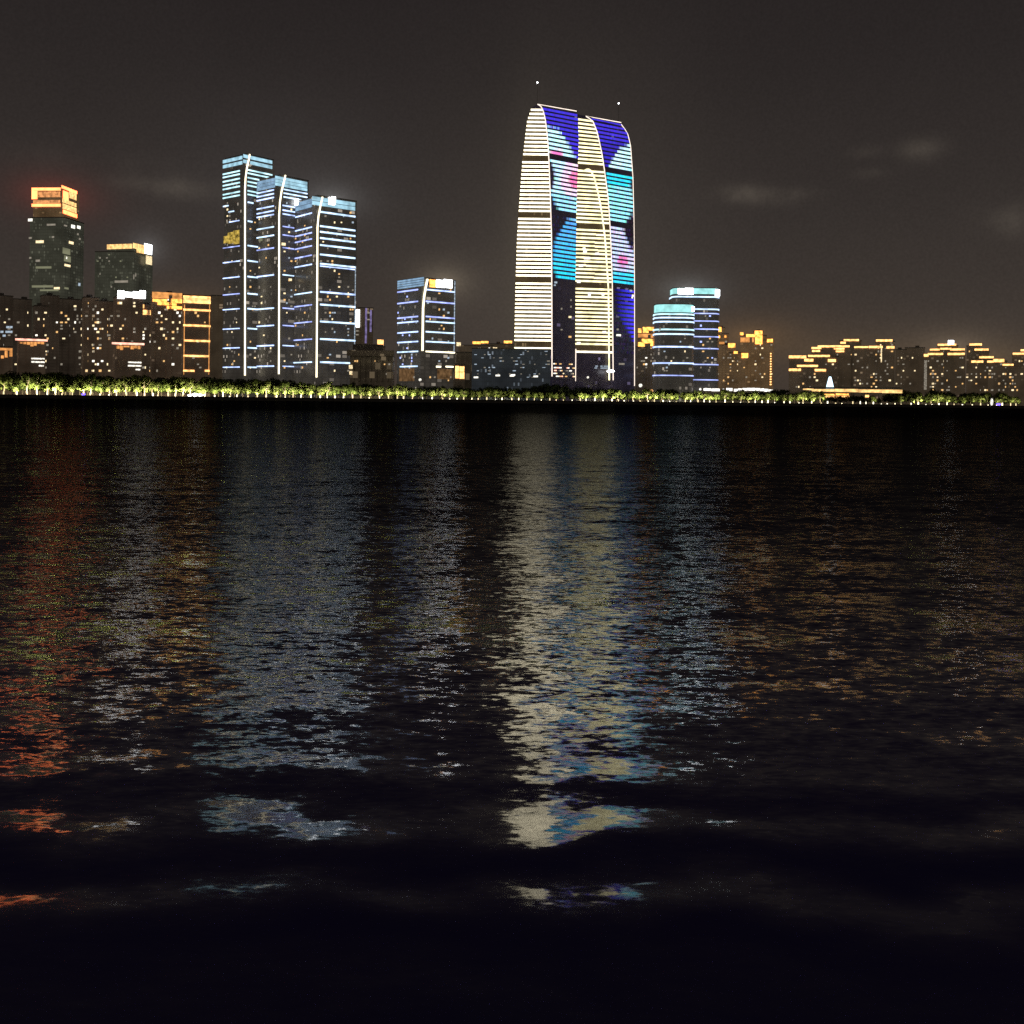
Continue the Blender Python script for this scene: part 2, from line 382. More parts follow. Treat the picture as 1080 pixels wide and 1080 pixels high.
SWPH = 1.5708 - 2*math.pi*12.33/2.12
mw, nt, out = newmat('lake_water')
tc = node(nt, 'ShaderNodeTexCoord'); sep = node(nt, 'ShaderNodeSeparateXYZ'); nt.links.new(tc.outputs['Object'], sep.inputs[0])
def layer(scale, amp, sx=.55, det=1.5, seed=0):
    mp = node(nt, 'ShaderNodeMapping'); mp.inputs['Scale'].default_value = (scale*sx, scale, scale)
    mp.inputs['Location'].default_value = (seed, seed*1.7, seed*.3)
    nt.links.new(tc.outputs['Object'], mp.inputs['Vector'])
    nz = node(nt, 'ShaderNodeTexNoise'); nz.inputs['Scale'].default_value = 1; nz.inputs['Detail'].default_value = det
    nt.links.new(mp.outputs[0], nz.inputs['Vector'])
    s = node(nt, 'ShaderNodeVectorMath', operation='SUBTRACT'); nt.links.new(nz.outputs['Color'], s.inputs[0]); s.inputs[1].default_value = (.5, .5, .5)
    k = node(nt, 'ShaderNodeVectorMath', operation='SCALE'); nt.links.new(s.outputs[0], k.inputs[0]); k.inputs['Scale'].default_value = amp
    return k.outputs[0]
def vadd(a, b):
    n = node(nt, 'ShaderNodeVectorMath', operation='ADD'); nt.links.new(a, n.inputs[0]); nt.links.new(b, n.inputs[1]); return n.outputs[0]
def mrange(x, a, b, c, d, smooth=True):
    n = node(nt, 'ShaderNodeMapRange'); n.interpolation_type = 'SMOOTHSTEP' if smooth else 'LINEAR'
    n.inputs[1].default_value, n.inputs[2].default_value, n.inputs[3].default_value, n.inputs[4].default_value = a, b, c, d
    nt.links.new(x, n.inputs[0]); return n.outputs[0]
swell = layer(.55, .11, .45, 1, 3.1)
chop = layer(3.9, .29, .42, 2, 7.7)
rip = layer(11.0, .20, .42, 1, 1.3)
fine = layer(30.0, .06, .5, 1, 4.3)
far = layer(.45, .09, .4, 2, 5.3)
sl = vadd(vadd(vadd(swell, chop), vadd(rip, far)), fine)
k = mrange(sep.outputs[1], 11, 24, .30, 1.30)
sc_ = node(nt, 'ShaderNodeVectorMath', operation='SCALE'); nt.links.new(sl, sc_.inputs[0]); nt.links.new(k, sc_.inputs['Scale'])
lgy = math_n(nt, 'LOGARITHM', sep.outputs[1], 10.0)
# a low swell, its phase and tilt shaped to place the reflection patches
wp = node(nt, 'ShaderNodeTexNoise'); wp.inputs['Scale'].default_value = .28; wp.inputs['Detail'].default_value = 2
nt.links.new(tc.outputs['Object'], wp.inputs['Vector'])
ph_ = math_n(nt, 'ADD', sep.outputs[1], math_n(nt, 'MULTIPLY', math_n(nt, 'SUBTRACT', wp.outputs['Fac'], .5), 3.6))
sn = math_n(nt, 'SINE', math_n(nt, 'ADD', math_n(nt, 'MULTIPLY', ph_, 2*math.pi/2.12), SWPH))
amp_ = node(nt, 'ShaderNodeTexNoise'); amp_.inputs['Scale'].default_value = .35; amp_.inputs['Detail'].default_value = 2
nt.links.new(tc.outputs['Object'], amp_.inputs['Vector'])
sn = math_n(nt, 'MULTIPLY', sn, mrange(amp_.outputs['Fac'], .36, .56, .045, .092))
sn = math_n(nt, 'MULTIPLY', sn, mrange(sep.outputs[1], 12.6, 18.5, 1.32, .10))
bias = math_n(nt, 'MULTIPLY', mrange(sep.outputs[1], 12.2, 17.0, .012, .052), mrange(sep.outputs[1], 20, 60, 1.0, .15))
sn = math_n(nt, 'MULTIPLY', sn, mrange(sep.outputs[1], 10.9, 11.9, .3, 1.0))
sn = math_n(nt, 'ADD', sn, bias)
sn = math_n(nt, 'ADD', sn, mrange(lgy, 1.30, 1.85, 0, -.062))    # tilt added to thin far reflections, as mostly near wave faces show there
sv = node(nt, 'ShaderNodeCombineXYZ'); nt.links.new(sn, sv.inputs[1]); 
mul = node(nt, 'ShaderNodeVectorMath', operation='MULTIPLY'); nt.links.new(sc_.outputs[0], mul.inputs[0]); mul.inputs[1].default_value = (.85, 1, 0)
ad0 = node(nt, 'ShaderNodeVectorMath', operation='ADD'); nt.links.new(mul.outputs[0], ad0.inputs[0]); nt.links.new(sv.outputs[0], ad0.inputs[1])
ad = node(nt, 'ShaderNodeVectorMath', operation='ADD'); nt.links.new(ad0.outputs[0], ad.inputs[0]); ad.inputs[1].default_value = (-.013, 0, 1)
nm = node(nt, 'ShaderNodeVectorMath', operation='NORMALIZE'); nt.links.new(ad.outputs[0], nm.inputs[0])
b = node(nt, 'ShaderNodeBsdfPrincipled'); b.inputs['Base Color'].default_value = (.026, .018, .098, 1)
b.inputs['Specular Tint'].default_value = (.82, .93, 1.0, 1)
b.inputs['Roughness'].default_value = .075; b.inputs['IOR'].default_value = 1.33
nt.links.new(nm.outputs[0], b.inputs['Normal'])
# reflection painted out toward black with distance, standing in for wave shadowing
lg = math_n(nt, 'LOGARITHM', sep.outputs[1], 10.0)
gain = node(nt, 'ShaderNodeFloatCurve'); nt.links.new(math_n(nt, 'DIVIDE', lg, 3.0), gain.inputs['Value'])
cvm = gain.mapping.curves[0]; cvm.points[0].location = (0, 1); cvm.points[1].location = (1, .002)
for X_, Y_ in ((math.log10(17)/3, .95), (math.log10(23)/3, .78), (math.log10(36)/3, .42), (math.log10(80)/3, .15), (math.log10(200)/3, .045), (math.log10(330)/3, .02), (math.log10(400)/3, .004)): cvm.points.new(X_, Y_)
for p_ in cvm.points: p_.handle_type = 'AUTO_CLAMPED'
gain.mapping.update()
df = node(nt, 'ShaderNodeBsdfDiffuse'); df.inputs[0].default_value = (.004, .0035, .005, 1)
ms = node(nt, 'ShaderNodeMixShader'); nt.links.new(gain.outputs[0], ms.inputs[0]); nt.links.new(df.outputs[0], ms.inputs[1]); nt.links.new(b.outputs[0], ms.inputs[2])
nt.links.new(ms.outputs[0], out.inputs['Surface'])
mb = MB(); mb.poly([(-3200, -60, 0), (3200, -60, 0), (L1.x, L1.y+2, 0), (L0.x, L0.y+2, 0)])
tag(mb.build('water', mw), kind='structure')

mb = MB(); mb.poly([(L0.x, L0.y+1, GZ-.05), (L1.x, L1.y+1, GZ-.05), (L1.x+3000, 9000, GZ-.05), (L0.x-3000, 9000, GZ-.05)])
tag(mb.build('ground', M['ground']), kind='structure')
mb = MB(); q = SN*15
a0, a1 = L0+SN*.6, L1+SN*.6
mb.poly([(a0.x, a0.y, GZ+.02), (a1.x, a1.y, GZ+.02), (a1.x+q.x, a1.y+q.y, GZ+.02), (a0.x+q.x, a0.y+q.y, GZ+.02)])
tag(mb.build('promenade_path', M['paving']), kind='structure')
sw = empty('seawall', (SH0.x, SH0.y, 0), 'long dark stone seawall along the far edge of the lake', 'seawall')
mb = MB(); a0, a1 = L0-SN*1.2, L1-SN*1.2; b0, b1 = L0+SN*.6, L1+SN*.6
mb.hexa([(a0.x, a0.y, -1), (a1.x, a1.y, -1), (L1.x, L1.y, GZ), (L0.x, L0.y, GZ), (b0.x, b0.y, -1), (b1.x, b1.y, -1), (b1.x, b1.y, GZ), (b0.x, b0.y, GZ)])
mb.build('wall', M['stone'], sw)
mb = MB(); a0, a1 = L0-SN*.2, L1-SN*.2
mb.hexa([(a0.x, a0.y, GZ+.003), (a1.x, a1.y, GZ+.003), (a1.x, a1.y, GZ+.5), (a0.x, a0.y, GZ+.5), (b0.x, b0.y, GZ+.003), (b1.x, b1.y, GZ+.003), (b1.x, b1.y, GZ+.5), (b0.x, b0.y, GZ+.5)])
mb.build('coping', M['stone'], sw)

# ------------------------------------------------------------------ generic blocks
def block(name, label, cat, plan, ztop, m, group=None, roof=True):
    r = empty(name, plan_base(plan), label, cat, group)
    mb = MB(); mb.prism([tuple(p) for p in plan], GZ-.5, ztop); mb.build('wall', m, r)
    if roof:
        mb = MB(); mb.prism([tuple(p) for p in grow(plan, .35)], ztop+.003, ztop+1.0)
        mb.build('roof', M['roof'], r)
    return r
def part(parent, face, name, m, rects, out=.5):
    for x0, y0, x1, y1 in rects:
        mb = MB(); face.prect(mb, x0, y0, x1, y1, out); mb.build(name, m if not isinstance(m, str) else M[m], parent)
def bands(parent, face, x0, x1, zs, h, mats, name='light_band', out=.5):
    for i, z in enumerate(zs):
        mb = MB(); face.pbar(mb, x0, x1, z, h if not isinstance(h, (list, tuple)) else h[i], out)
        mb.build(name, M[mats if isinstance(mats, str) else mats[i]], parent)

# ---- tall towers at far left
plan, fl, fr = corner_plan(30, 66, 87, 1350)
t = block('office_tower', 'tall dark glass tower at far left with glowing red and orange crown', 'tower', plan, fr.z(66, 229), M['green_glass'], roof=False)
cplan, cl_, cr_ = corner_plan(33.2, 64.5, 81.5, 1352)
mb = MB(); mb.prism([tuple(p) for p in cplan], fr.z(66, 229), cr_.z(66, 199)); mb.build('crown_wall', M['gold_flats'], t)
mb = MB(); mb.prism([tuple(p) for p in grow(plan, .3)], fr.z(66, 229)+.003, fr.z(66, 228)); mb.build('roof', M['roof'], t)
part(t, cl_, 'crown_light', 'red_crown', [(33.5, 198, 64, 201), (33.5, 201.3, 39.5, 210), (33.5, 215, 64, 218)])
part(t, cr_, 'crown_light', 'red_crown', [(65, 198.5, 81, 201.5), (66.5, 201.8, 72, 211), (66.5, 223.5, 81, 227.5)])
part(t, cl_, 'crown_panel', 'amber_fill', [(40, 202, 63.5, 208), (35, 211, 63.5, 214.5)], .3)
part(t, cr_, 'crown_panel', 'gold_soft', [(73, 203, 80.5, 210), (66, 212, 80.5, 216), (66, 217, 80.5, 222.5)], .3)
for x, y, w_, h_, m_ in ((32, 232, 6, 3.5, 'win_white'), (42, 255, 11, 3.5, 'win_warm'), (32, 251, 4, 2.5, 'win_dim'), (54, 237, 12, 2.5, 'win_dim'), (40, 275, 6, 3, 'win_dim'), (32, 272, 3, 2.5, 'win_dim'),
                         (56, 250, 3, 2.5, 'win_dim'), (45, 302, 30, 3, 'green_room'), (52, 306, 26, 2.5, 'green_room'), (60, 304, 8, 3, 'win_warm'), (46, 282, 22, 3, 'green_room')):
    window(fl, t, x, y, w_, h_, M[m_])
for x, y, w_, h_, m_ in ((77, 239, 9, 4.5, 'win_white'), (83, 239.7, 8, 4, 'win_white'), (75, 256, 11, 3.5, 'win_warm'), (82, 247, 3.5, 2.5, 'win_dim'), (84, 252, 4, 2.5, 'win_dim'), (70, 265, 18, 8, 'green_room'),
                         (71, 273, 16, 8, 'green_room'), (71, 280, 14, 3, 'win_warm'), (70, 272, 3, 3, 'win_white'), (69, 238, 7, 2, 'win_dim'), (70, 304, 10, 2.5, 'green_room'), (83.5, 300, 5, 4, 'win_cool')):
    window(fr, t, x, y, w_, h_, M[m_])

plan, fl, fr = corner_plan(99, 139, 160, 1300)
t = block('office_tower', 'dark tower beside the red-crowned one with pale lit rim along its top', 'tower', plan, fr.z(139, 265), M['green_glass'])
cplan, cl_, cr_ = corner_plan(112, 140, 160, 1302)
mb = MB(); mb.prism([tuple(p) for p in cplan], fr.z(139, 264.5), cr_.z(139, 258)); mb.build('crown_wall', M['green_glass'], t)
part(t, cl_, 'crown_light', 'gold_soft', [(113, 257.5, 139.5, 262.5)])
part(t, cr_, 'crown_light', 'gold_soft', [(140.5, 257.5, 152, 263), (144, 263.5, 152, 267)])
part(t, cr_, 'crown_light', 'white', [(152.3, 257.5, 160, 268)]); part(t, cr_, 'crown_light', 'win_warm', [(154, 270, 160, 279)])
for x, y, w_, h_ in ((141, 292, 2, 6), (143, 290, 2, 4), (128, 297, 18, 3)): window(fr if x > 139 else fl, t, x, y, w_, h_, M['win_dim'])
scatter(fl, t, 101, 268, 137, 305, 10, ['win_dim', 'green_room'])

# ---- brown flats along the left bank
def flats(blocks, Y, label, m='brown_flats', nwin=14, yaw=.12, group='dark apartment blocks on the left bank', mats=WM, ybase=392, cat='apartment block', depth=18):
    x0, x1 = min(b_[0] for b_ in blocks), max(b_[1] for b_ in blocks)
    plan, f = front_plan(x0, x1, Y, depth, yaw)
    r = empty('apartment_building', plan_base(plan), label, cat, group)
    mb = MB(); rf = MB(); top = min(b_[2] for b_ in blocks)
    for i, (a, b_, yt) in enumerate(blocks):
        q0, q1 = f.s_at(a, 30), f.s_at(b_, 30); z = f.z((a+b_)/2, yt)
        mb.hexa([f.at(q0, GZ-.5, -.02*i), f.at(q1, GZ-.5, -.02*i), f.at(q1, z, -.02*i), f.at(q0, z, -.02*i), f.at(q0, GZ-.5, -depth-.02*i), f.at(q1, GZ-.5, -depth-.02*i), f.at(q1, z, -depth-.02*i), f.at(q0, z, -depth-.02*i)])
        f.bar(rf, q0-.3-.02*i, q1+.3+.02*i, z+.004+.01*i, z+.9+.02*i, .4+.02*i, -depth-.4)
        # stair core standing out and a lift room on the roof
        qm = q0 + (q1-q0)*random.uniform(.35, .65)
        f.bar(mb, qm-1.6, qm+1.6, GZ-.5, z-1.2, .9, -.5)
        f.bar(rf, qm-2.6, qm+2.2, z+.9, z+3.4, -depth*.3, -depth*.65)
    mb.build('wall', M[m], r); rf.build('roof', M['roof'], r)
    for i in range(int(nwin*1.6)):
        a, b_, yt = random.choice(blocks)
        scatter(f, r, a+1, yt+4, b_-1, ybase, 1, mats)
    return r, f
specs = [
    ([(-14, 13, 312)], 990, 'dark apartment block cut by the left edge of the picture', 16, 'dark_flats'),
    ([(14, 33, 316)], 1000, 'narrow dark flats directly below the left side of red-crowned tower', 12, 'dark_flats'),
    ([(36, 54, 323), (44, 62, 312)], 985, 'stepped dark flats below the red-crowned tower', 22, 'dark_flats'),
    ([(62, 88, 316)], 1005, 'dark flats below right edge of red-crowned tower with few lit windows', 22, 'dark_flats'),
    ([(88, 104, 314), (100, 120, 318)], 980, 'dark flats left of the white rooftop sign with many lit windows', 46, 'brown_flats'),
]
for bl, Y, lab, n, mm in specs:
    flats(bl, Y, lab, mm, n)
r, f = flats([(121, 150, 314)], 970, 'brown flats under a glaring white rooftop sign', 'brown_flats', 18)
mb = MB(); 
for x0, x1, y0, y1 in ((124, 131, 306.5, 315), (131.2, 140, 308, 313.5), (140.2, 147, 307.5, 314.5), (147.2, 153.5, 306.5, 315)): f.prect(mb, x0, y0, x1, y1, .8)
mb.build('sign', M['white'], r)
r, f = flats([(149, 162, 322)], 1010, 'slim brown flats with orange lights on the roof right of the white sign', 'brown_flats', 12)
part(r, f, 'roof_light', 'gold', [(146, 321, 152, 325), (147, 327, 162, 332)], .9)
r, f = flats([(160, 193.5, 310)], 1000, 'brown flats with broad orange glowing attic storey', 'brown_flats', 26)
part(r, f, 'attic_panel', 'amber_soft', [(160.5, 308.5, 192, 315)], .7); part(r, f, 'roof_light', 'amber', [(161, 315.5, 176, 318.5), (166, 319, 186, 322), (180, 315.5, 192, 319.5), (176, 323, 192, 326)], .9)
plan, f = front_plan(193, 222, 985, 20, .10)
r = block('apartment_building', 'mid-rise block ringed by five yellow light bands', 'apartment block', plan, f.z(207, 312), M['brown_flats'])
part(r, f, 'light_band', 'gold', [(193.3, 312.3, 222, 314.5), (193.3, 317.2, 222, 320)], .7); part(r, f, 'attic_panel', 'gold_soft', [(193.5, 314.6, 222, 317)], .4)
part(r, f, 'light_band', 'gold', [(193.3, 326, 222, 328), (193.3, 342.5, 222, 344.5), (194, 358.5, 221.5, 360.5), (193.3, 374.5, 220, 376.5), (193.3, 390, 205, 392), (216, 390, 221, 392)], .7)
for a in (194.2, 220.6): part(r, f, 'corner_strip', 'amber_soft', [(a-.4, 321, a+.4, 395)], .3)
scatter(f, r, 197, 330, 219, 388, 7, ['win_amber', 'win_dim'])
plan, f = front_plan(222, 236, 1200, 20, .05)
block('office_tower', 'faint grey ribbed block between the yellow-banded block and first blue tower', 'building', plan, f.z(229, 312), M['grey_flats'])
# low pavilions with pink eaves
for x0, x1, yt, lab, Y in ((16, 50, 357, 'low pink-eaved block with orange wall near the left edge', 955), (118, 152, 361, 'low pink-eaved block with orange wall below the white rooftop sign', 945)):
    plan, f = front_plan(x0+3, x1-2, Y, 14, .1)
    r = block('low_building', lab, 'building', plan, f.z((x0+x1)/2, yt+3), M['brown_flats'], 'low pink-eaved blocks', roof=False)
    mb = MB(); f.prect(mb, x0, yt+.5, x1, yt+2.5, 1.6); mb.build('eave_light', M['pink'], r)
    mb = MB(); f.prect(mb, x0+1, yt-.8, x1-1, yt+.3, 1.2); mb.build('roof', M['roof'], r)
    for q in range(7):
        xx = x0+5+q*(x1-x0-10)/6.5; part(r, f, 'wall_light', 'amber_soft', [(xx, yt+3.6, xx+random.uniform(2.4, 3.6), yt+random.uniform(5, 8.5))], .3)
    part(r, f, 'window', 'win_white', [(x1-17, yt+20.5, x1-3, yt+22), (x1-17, yt+24, x1-3, yt+25.6), (x1-9, yt+28, x1-4, yt+29.5)], .3)
plan, f = front_plan(-10, 13.5, 950, 14, .1)
r = block('low_building', 'low orange-lit building at the left edge', 'building', plan, f.z(2, 366), M['brown_flats'])
part(r, f, 'wall_light', 'amber_soft', [(-8, 367, 13, 369.5), (-8, 369.8, -1, 378), (1, 375, 4, 378), (5, 370, 8, 377), (10, 369.8, 13, 376)], .4)
for i in range(8): window(f, r, random.uniform(0, 12), random.choice((345, 350, 354)), 2.5, 2, M['win_cool'])

# ---- three blue-banded towers
def blue_tower(Y, xl, xa, xs, xb, xr, ytop, ycrown, ys, strip, label, left_mats, right_mats, hgt=1.25, crown='blue_crown', xr_vis=None, notches=True):
    plan, fl, fr = corner_plan(xl, xs-1.2, xr, Y)
    zt = fr.z(xs, ytop); zc = fr.z(xs, ycrown)
    r = empty('office_tower', plan_base(plan), label, 'tower', 'three blue-banded towers')
    mb = MB(); mb.prism([tuple(p) for p in plan], GZ-.5, zc); mb.build('wall', M['glass_tower'], r)
    mb = MB(); mb.prism([tuple(p) for p in grow(plan, -.5)], zc+.003, zt); mb.build('crown_wall', M['glass_tower'], r)
    mb = MB(); mb.prism([tuple(p) for p in grow(plan, -.2)], zt+.003, zt+.8); mb.build('roof', M['roof'], r)
    return r, fl, fr, zt, zc
def strip_tube(parent, fr, pts, rad=.85):
    mb = MB(); path = []
    for x, y in pts:
        p = fr.hit(x, y); path.append(p + Vector((fr.n.x, fr.n.y, 0))*.9 + Vector((0, -.6, 0)))
    mb.tube(path, rad, 8); mb.build('light_strip', M['strip'], parent)

def crown_rows(r, fl, fr, xl, xa, xb, xr, ytop, ycr, rows, mats):
    zt, zc = fr.z(xa, ytop), fr.z(xa, ycr); st_ = (zt-zc)/rows
    for i in range(rows):
        z = zc + st_*(i+.5)
        for f, a, b_, m_ in ((fl, xl, xa, mats[0]), (fr, xa+.3, xb-.2, mats[1]), (fr, xb+.2, xr, mats[2])):
            mb = MB(); f.pbar(mb, a, b_, z, st_*.86, .2); mb.build('crown_panel', M[m_], r)

# first, tallest
r, fl, fr, zt, zc = blue_tower(1125, 235, 253, 258, 261, 287, 162, 173, None, None, 'tallest and leftmost of the three blue-banded towers', None, None)
zs = [fr.z(256, y) for y in (178, 181.5, 186.2, 190.5, 194.5, 200.2, 204)]
bands(r, fl, 235.2, 253, zs, 1.5, 'aqua_band'); bands(r, fr, 261, 287, zs[:2], 1.5, 'aqua_band'); bands(r, fr, 261, 274, zs[2:], 1.5, 'aqua_band')
for i, (y0, y1) in enumerate(((162.5, 166), (168, 171.5))):
    z1, z0 = fr.z(256, y0), fr.z(256, y1)
    for f, a, b_ in ((fl, 235.2, 255.5), (fr, 256.6, 262), (fr, 264, 287)):
        mb = MB(); f.pbar(mb, a, b_, (z0+z1)/2, z1-z0, .3); mb.build('crown_panel', M['cyan_crown'], r)
bands(r, fl, 235.5, 241, [fr.z(256, 213)], 1.3, 'white_band'); bands(r, fl, 241, 247, [fr.z(256, 220)], 1.3, 'white_band'); bands(r, fl, 242, 252.5, [fr.z(256, 231)], 1.0, 'blue_band')
bands(r, fr, 261.2, 267, [fr.z(256, 212.3)], 1.6, 'white_band'); bands(r, fr, 261.2, 266, [fr.z(256, 232.3)], 1.6, 'white_band')
zs = [fr.z(256, y) for y in (258.2, 274.2, 291, 309, 325, 346, 366.5, 387)]
bands(r, fl, 235.3, 252.8, zs, 1.05, ['violet_band', 'blue_band', 'blue_band', 'violet_band', 'blue_band', 'blue_band', 'blue_band', 'blue_band']); bands(r, fr, 261, 273, zs, 1.5, 'white_band')
part(r, fl, 'lit_room', 'yellow_room', [(236, 249, 240, 256.5), (240.3, 245, 246, 257), (246.3, 243, 252.5, 250), (246.3, 250.3, 252.5, 257.3)], .3)
strip_tube(r, fr, [(258, 396), (258, 240), (258, 200), (258.6, 188), (259.9, 178), (262.2, 168), (263, 163)])
scatter(fl, r, 236, 210, 252, 390, 26, ['win_dim', 'win_dim', 'win_warm', 'win_amber']); scatter(fr, r, 262, 210, 270, 390, 18, ['win_dim', 'win_amber', 'win_warm'])
# second
r, fl, fr, zt, zc = blue_tower(1102, 271, 289, 294, 298, 324, 184.5, 196, None, None, 'middle one of the three blue-banded towers', None, None)
crown_rows(r, fl, fr, 271, 290, 299.5, 324, 185, 195.6, 3, ('blue_crown', 'cyan_crown', 'cyan_crown'))
zs = [fr.z(292, y) for y in (198.3, 202.3, 206.3)]; zs2 = [fr.z(292, y) for y in (215.5, 220.5, 224.5)]
bands(r, fl, 271, 289, zs+zs2, 1.35, 'blue_band'); bands(r, fr, 299, 324, zs, 1.4, 'white_band'); bands(r, fr, 298, 311, zs2, 1.4, 'blue_band')
zs = [fr.z(292, y) for y in (237.7, 246.7, 260.2, 289, 324.3, 342.7, 364, 386)]
bands(r, fl, 271, 289, zs, 1.35, ['white_band']*2+['violet_band']+['blue_band', 'white_band', 'blue_band', 'blue_band', 'blue_band']); bands(r, fr, 298, 310, zs, 1.15, ['violet_band']*3+['white_band']+['violet_band', 'violet_band', 'blue_band', 'blue_band'])
strip_tube(r, fr, [(293.7, 394.5), (294, 300), (294, 228), (294.8, 214), (296.6, 202), (299.3, 191), (300.7, 185)])
scatter(fl, r, 272, 210, 288, 390, 22, ['win_dim', 'win_dim', 'win_warm', 'win_amber']); scatter(fr, r, 298, 210, 308, 390, 24, ['win_dim', 'win_amber', 'win_warm', 'win_cool'])
window(fr, r, 299, 257.5, 5, 3, M['win_warm']); window(fr, r, 306, 295, 4, 2.5, M['win_warm']); window(fl, r, 275, 252, 7, 5, M['green_room'])
# third
r, fl, fr, zt, zc = blue_tower(1080, 309.5, 329, 334, 337, 375, 206, 217, None, None, 'widest and lowest of the three blue-banded towers, white lamp at its crown', None, None)
crown_rows(r, fl, fr, 309.5, 329, 339.5, 374.5, 206.5, 216, 2, ('blue_crown', 'cyan_crown', 'cyan_crown'))
part(r, fr, 'sign', 'flood', [(346.5, 208.5, 352.5, 216), (350, 207.5, 353.5, 215)], 1.0); part(r, fl, 'sign', 'flood', [(309.8, 210.5, 314.5, 217)], 1.0)
ys3 = (222.6, 237.7, 243.7, 250.3, 257.7, 267.7, 277.5, 307.3, 320.7, 338.7, 357.2, 381.7); zs = [fr.z(332, y) for y in ys3]
bands(r, fl, 309.5, 329, zs, 1.25, ['blue_band']*2+['violet_band', 'violet_band', 'violet_band', 'violet_band', 'blue_band', 'white_band', 'violet_band', 'violet_band', 'violet_band', 'white_band'])
bands(r, fr, 337.5, 374.6, zs, 1.75, ['white_band']*7+['blue_band', 'white_band', 'white_band', 'white_band', 'white_band'])
bands(r, fr, 337.5, 374, [fr.z(332, 280)], 1.1, 'blue_band')
strip_tube(r, fr, [(333.5, 398), (334.2, 300), (334.5, 240), (335.6, 228), (337.6, 218), (339.8, 208)])
part(r, fr, 'corner_strip', 'win_cool', [(373.8, 281, 374.6, 388)], .4)
scatter(fr, r, 338, 225, 373, 392, 70, ['win_dim', 'win_dim', 'win_warm', 'win_amber', 'win_cool']); scatter(fl, r, 310, 225, 328, 392, 22, ['win_dim', 'win_amber'])

# ---- slim tower and hall right of the triplet
plan, f = front_plan(373, 393, 1230, 20, .1)
r = block('office_tower', 'slim grey tower with white vertical sign and purple strip', 'tower', plan, f.z(383, 325), M['grey_flats'])
part(r, f, 'sign', 'white', [(373.3, 326.5, 379.3, 345)], .8); part(r, f, 'light_strip', 'purple', [(385, 325, 387, 362), (390, 327, 392, 350)], .5)
for y in (349, 353, 330, 337): window(f, r, 376 if y > 345 else 388, y, 5, 1.5, M['win_dim'])
plan, f = front_plan(369, 414, 1030, 26, -.10)
r = block('hall', 'low hall with broad flat roof between third blue tower and blue mid-rise', 'building', plan, f.z(390, 376), M['hall'])
mb = MB(); f.prect(mb, 366, 369.5, 416, 375.5, 3.0); mb.build('eave', M['hall'], r)
mb = MB(); f.prect(mb, 372, 363, 404, 369, -3.0); mb.build('roof_storey', M['roof'], r)
for q in range(7): part(r, f, 'column', 'hall', [(372+q*6, 376, 373.6+q*6, 402)], 1.6)
part(r, f, 'window', 'win_warm', [(368, 385, 372.5, 389), (368.5, 391.5, 372.5, 395)], .5)
scatter(f, r, 372, 380, 412, 397, 9, ['win_dim', 'win_amber'])
plan, f = front_plan(396, 406, 1240, 14, 0)
r = block('lift_tower', 'small far block topped by a single yellow lamp', 'building', plan, f.z(401, 366), M['grey_flats'])
part(r, f, 'roof_lamp', 'gold', [(398, 358.3, 404.5, 364.5)], .9)

# ---- blue mid-rise
plan, fl, fr = corner_plan(419, 443.5, 480, 1050)
zt = fr.z(446, 293); zp = fr.z(446, 372)
r = empty('office_tower', plan_base(plan), 'mid-rise with blue-white bands and bright white sign at its top corner', 'tower')
mb = MB(); mb.prism([tuple(p) for p in plan], GZ-.5, zt); mb.build('wall', M['glass_tower'], r)
mb = MB(); mb.prism([tuple(p) for p in grow(plan, .2)], zt+.003, zt+.9); mb.build('roof', M['roof'], r)
for i in range(4): part(r, fl, 'crown_panel', 'blue_crown', [(419.4, 294.2+i*2.4, 447, 296+i*2.4)], .3)
part(r, fr, 'sign', 'amber', [(453, 295, 459.5, 303)], .8); part(r, fr, 'sign', 'flood', [(460, 295.5, 467.5, 303), (467.8, 295, 476.5, 303.5)], .9)
zs = [fr.z(446, y) for y in (305, 317.5, 333.5, 338.7, 349.6, 360, 370.5)]
bands(r, fl, 419.3, 441, zs, 1.4, ['violet_band', 'violet_band', 'violet_band', 'blue_band', 'blue_band', 'blue_band', 'white_band']); bands(r, fr, 449, 479.5, zs, 1.4, ['blue_band', 'violet_band', 'violet_band', 'white_band', 'white_band', 'white_band', 'cream'])
strip_tube(r, fr, [(445.2, 370), (445.4, 350), (445.8, 325), (447, 312), (449, 301), (450.5, 294.5)], 1.05)
part(r, fr, 'corner_strip', 'win_cool', [(478.8, 296, 479.6, 372)], .4)
part(r, fl, 'light_band', 'white_band', [(422, 385.8, 440.5, 387.2)], .5); part(r, fr, 'light_band', 'cream', [(460, 386, 465, 387.5), (470, 386, 478, 387.5)], .5)
part(r, fl, 'lit_room', 'amber_dim', [(421, 388.5, 437, 402)], .1); part(r, fr, 'lit_room', 'amber_dim', [(461, 389, 477, 400)], .1)
scatter(fl, r, 420, 306, 440, 400, 24, ['win_dim', 'win_cool', 'violet_band']); scatter(fr, r, 451, 306, 477, 400, 22, ['win_dim', 'win_cool', 'win_amber'])
plan, f = front_plan(479.5, 490.5, 1035, 9, .15)
r = block('entrance_pavilion', 'small yellow glowing entrance block beside foot of blue mid-rise', 'building', plan, f.z(485, 384.5), M['hall'])
part(r, f, 'lit_room', 'gold', [(480.2, 386, 484, 399), (484.6, 386.5, 489.6, 392), (484.6, 392.6, 489.6, 399.5)], .3)

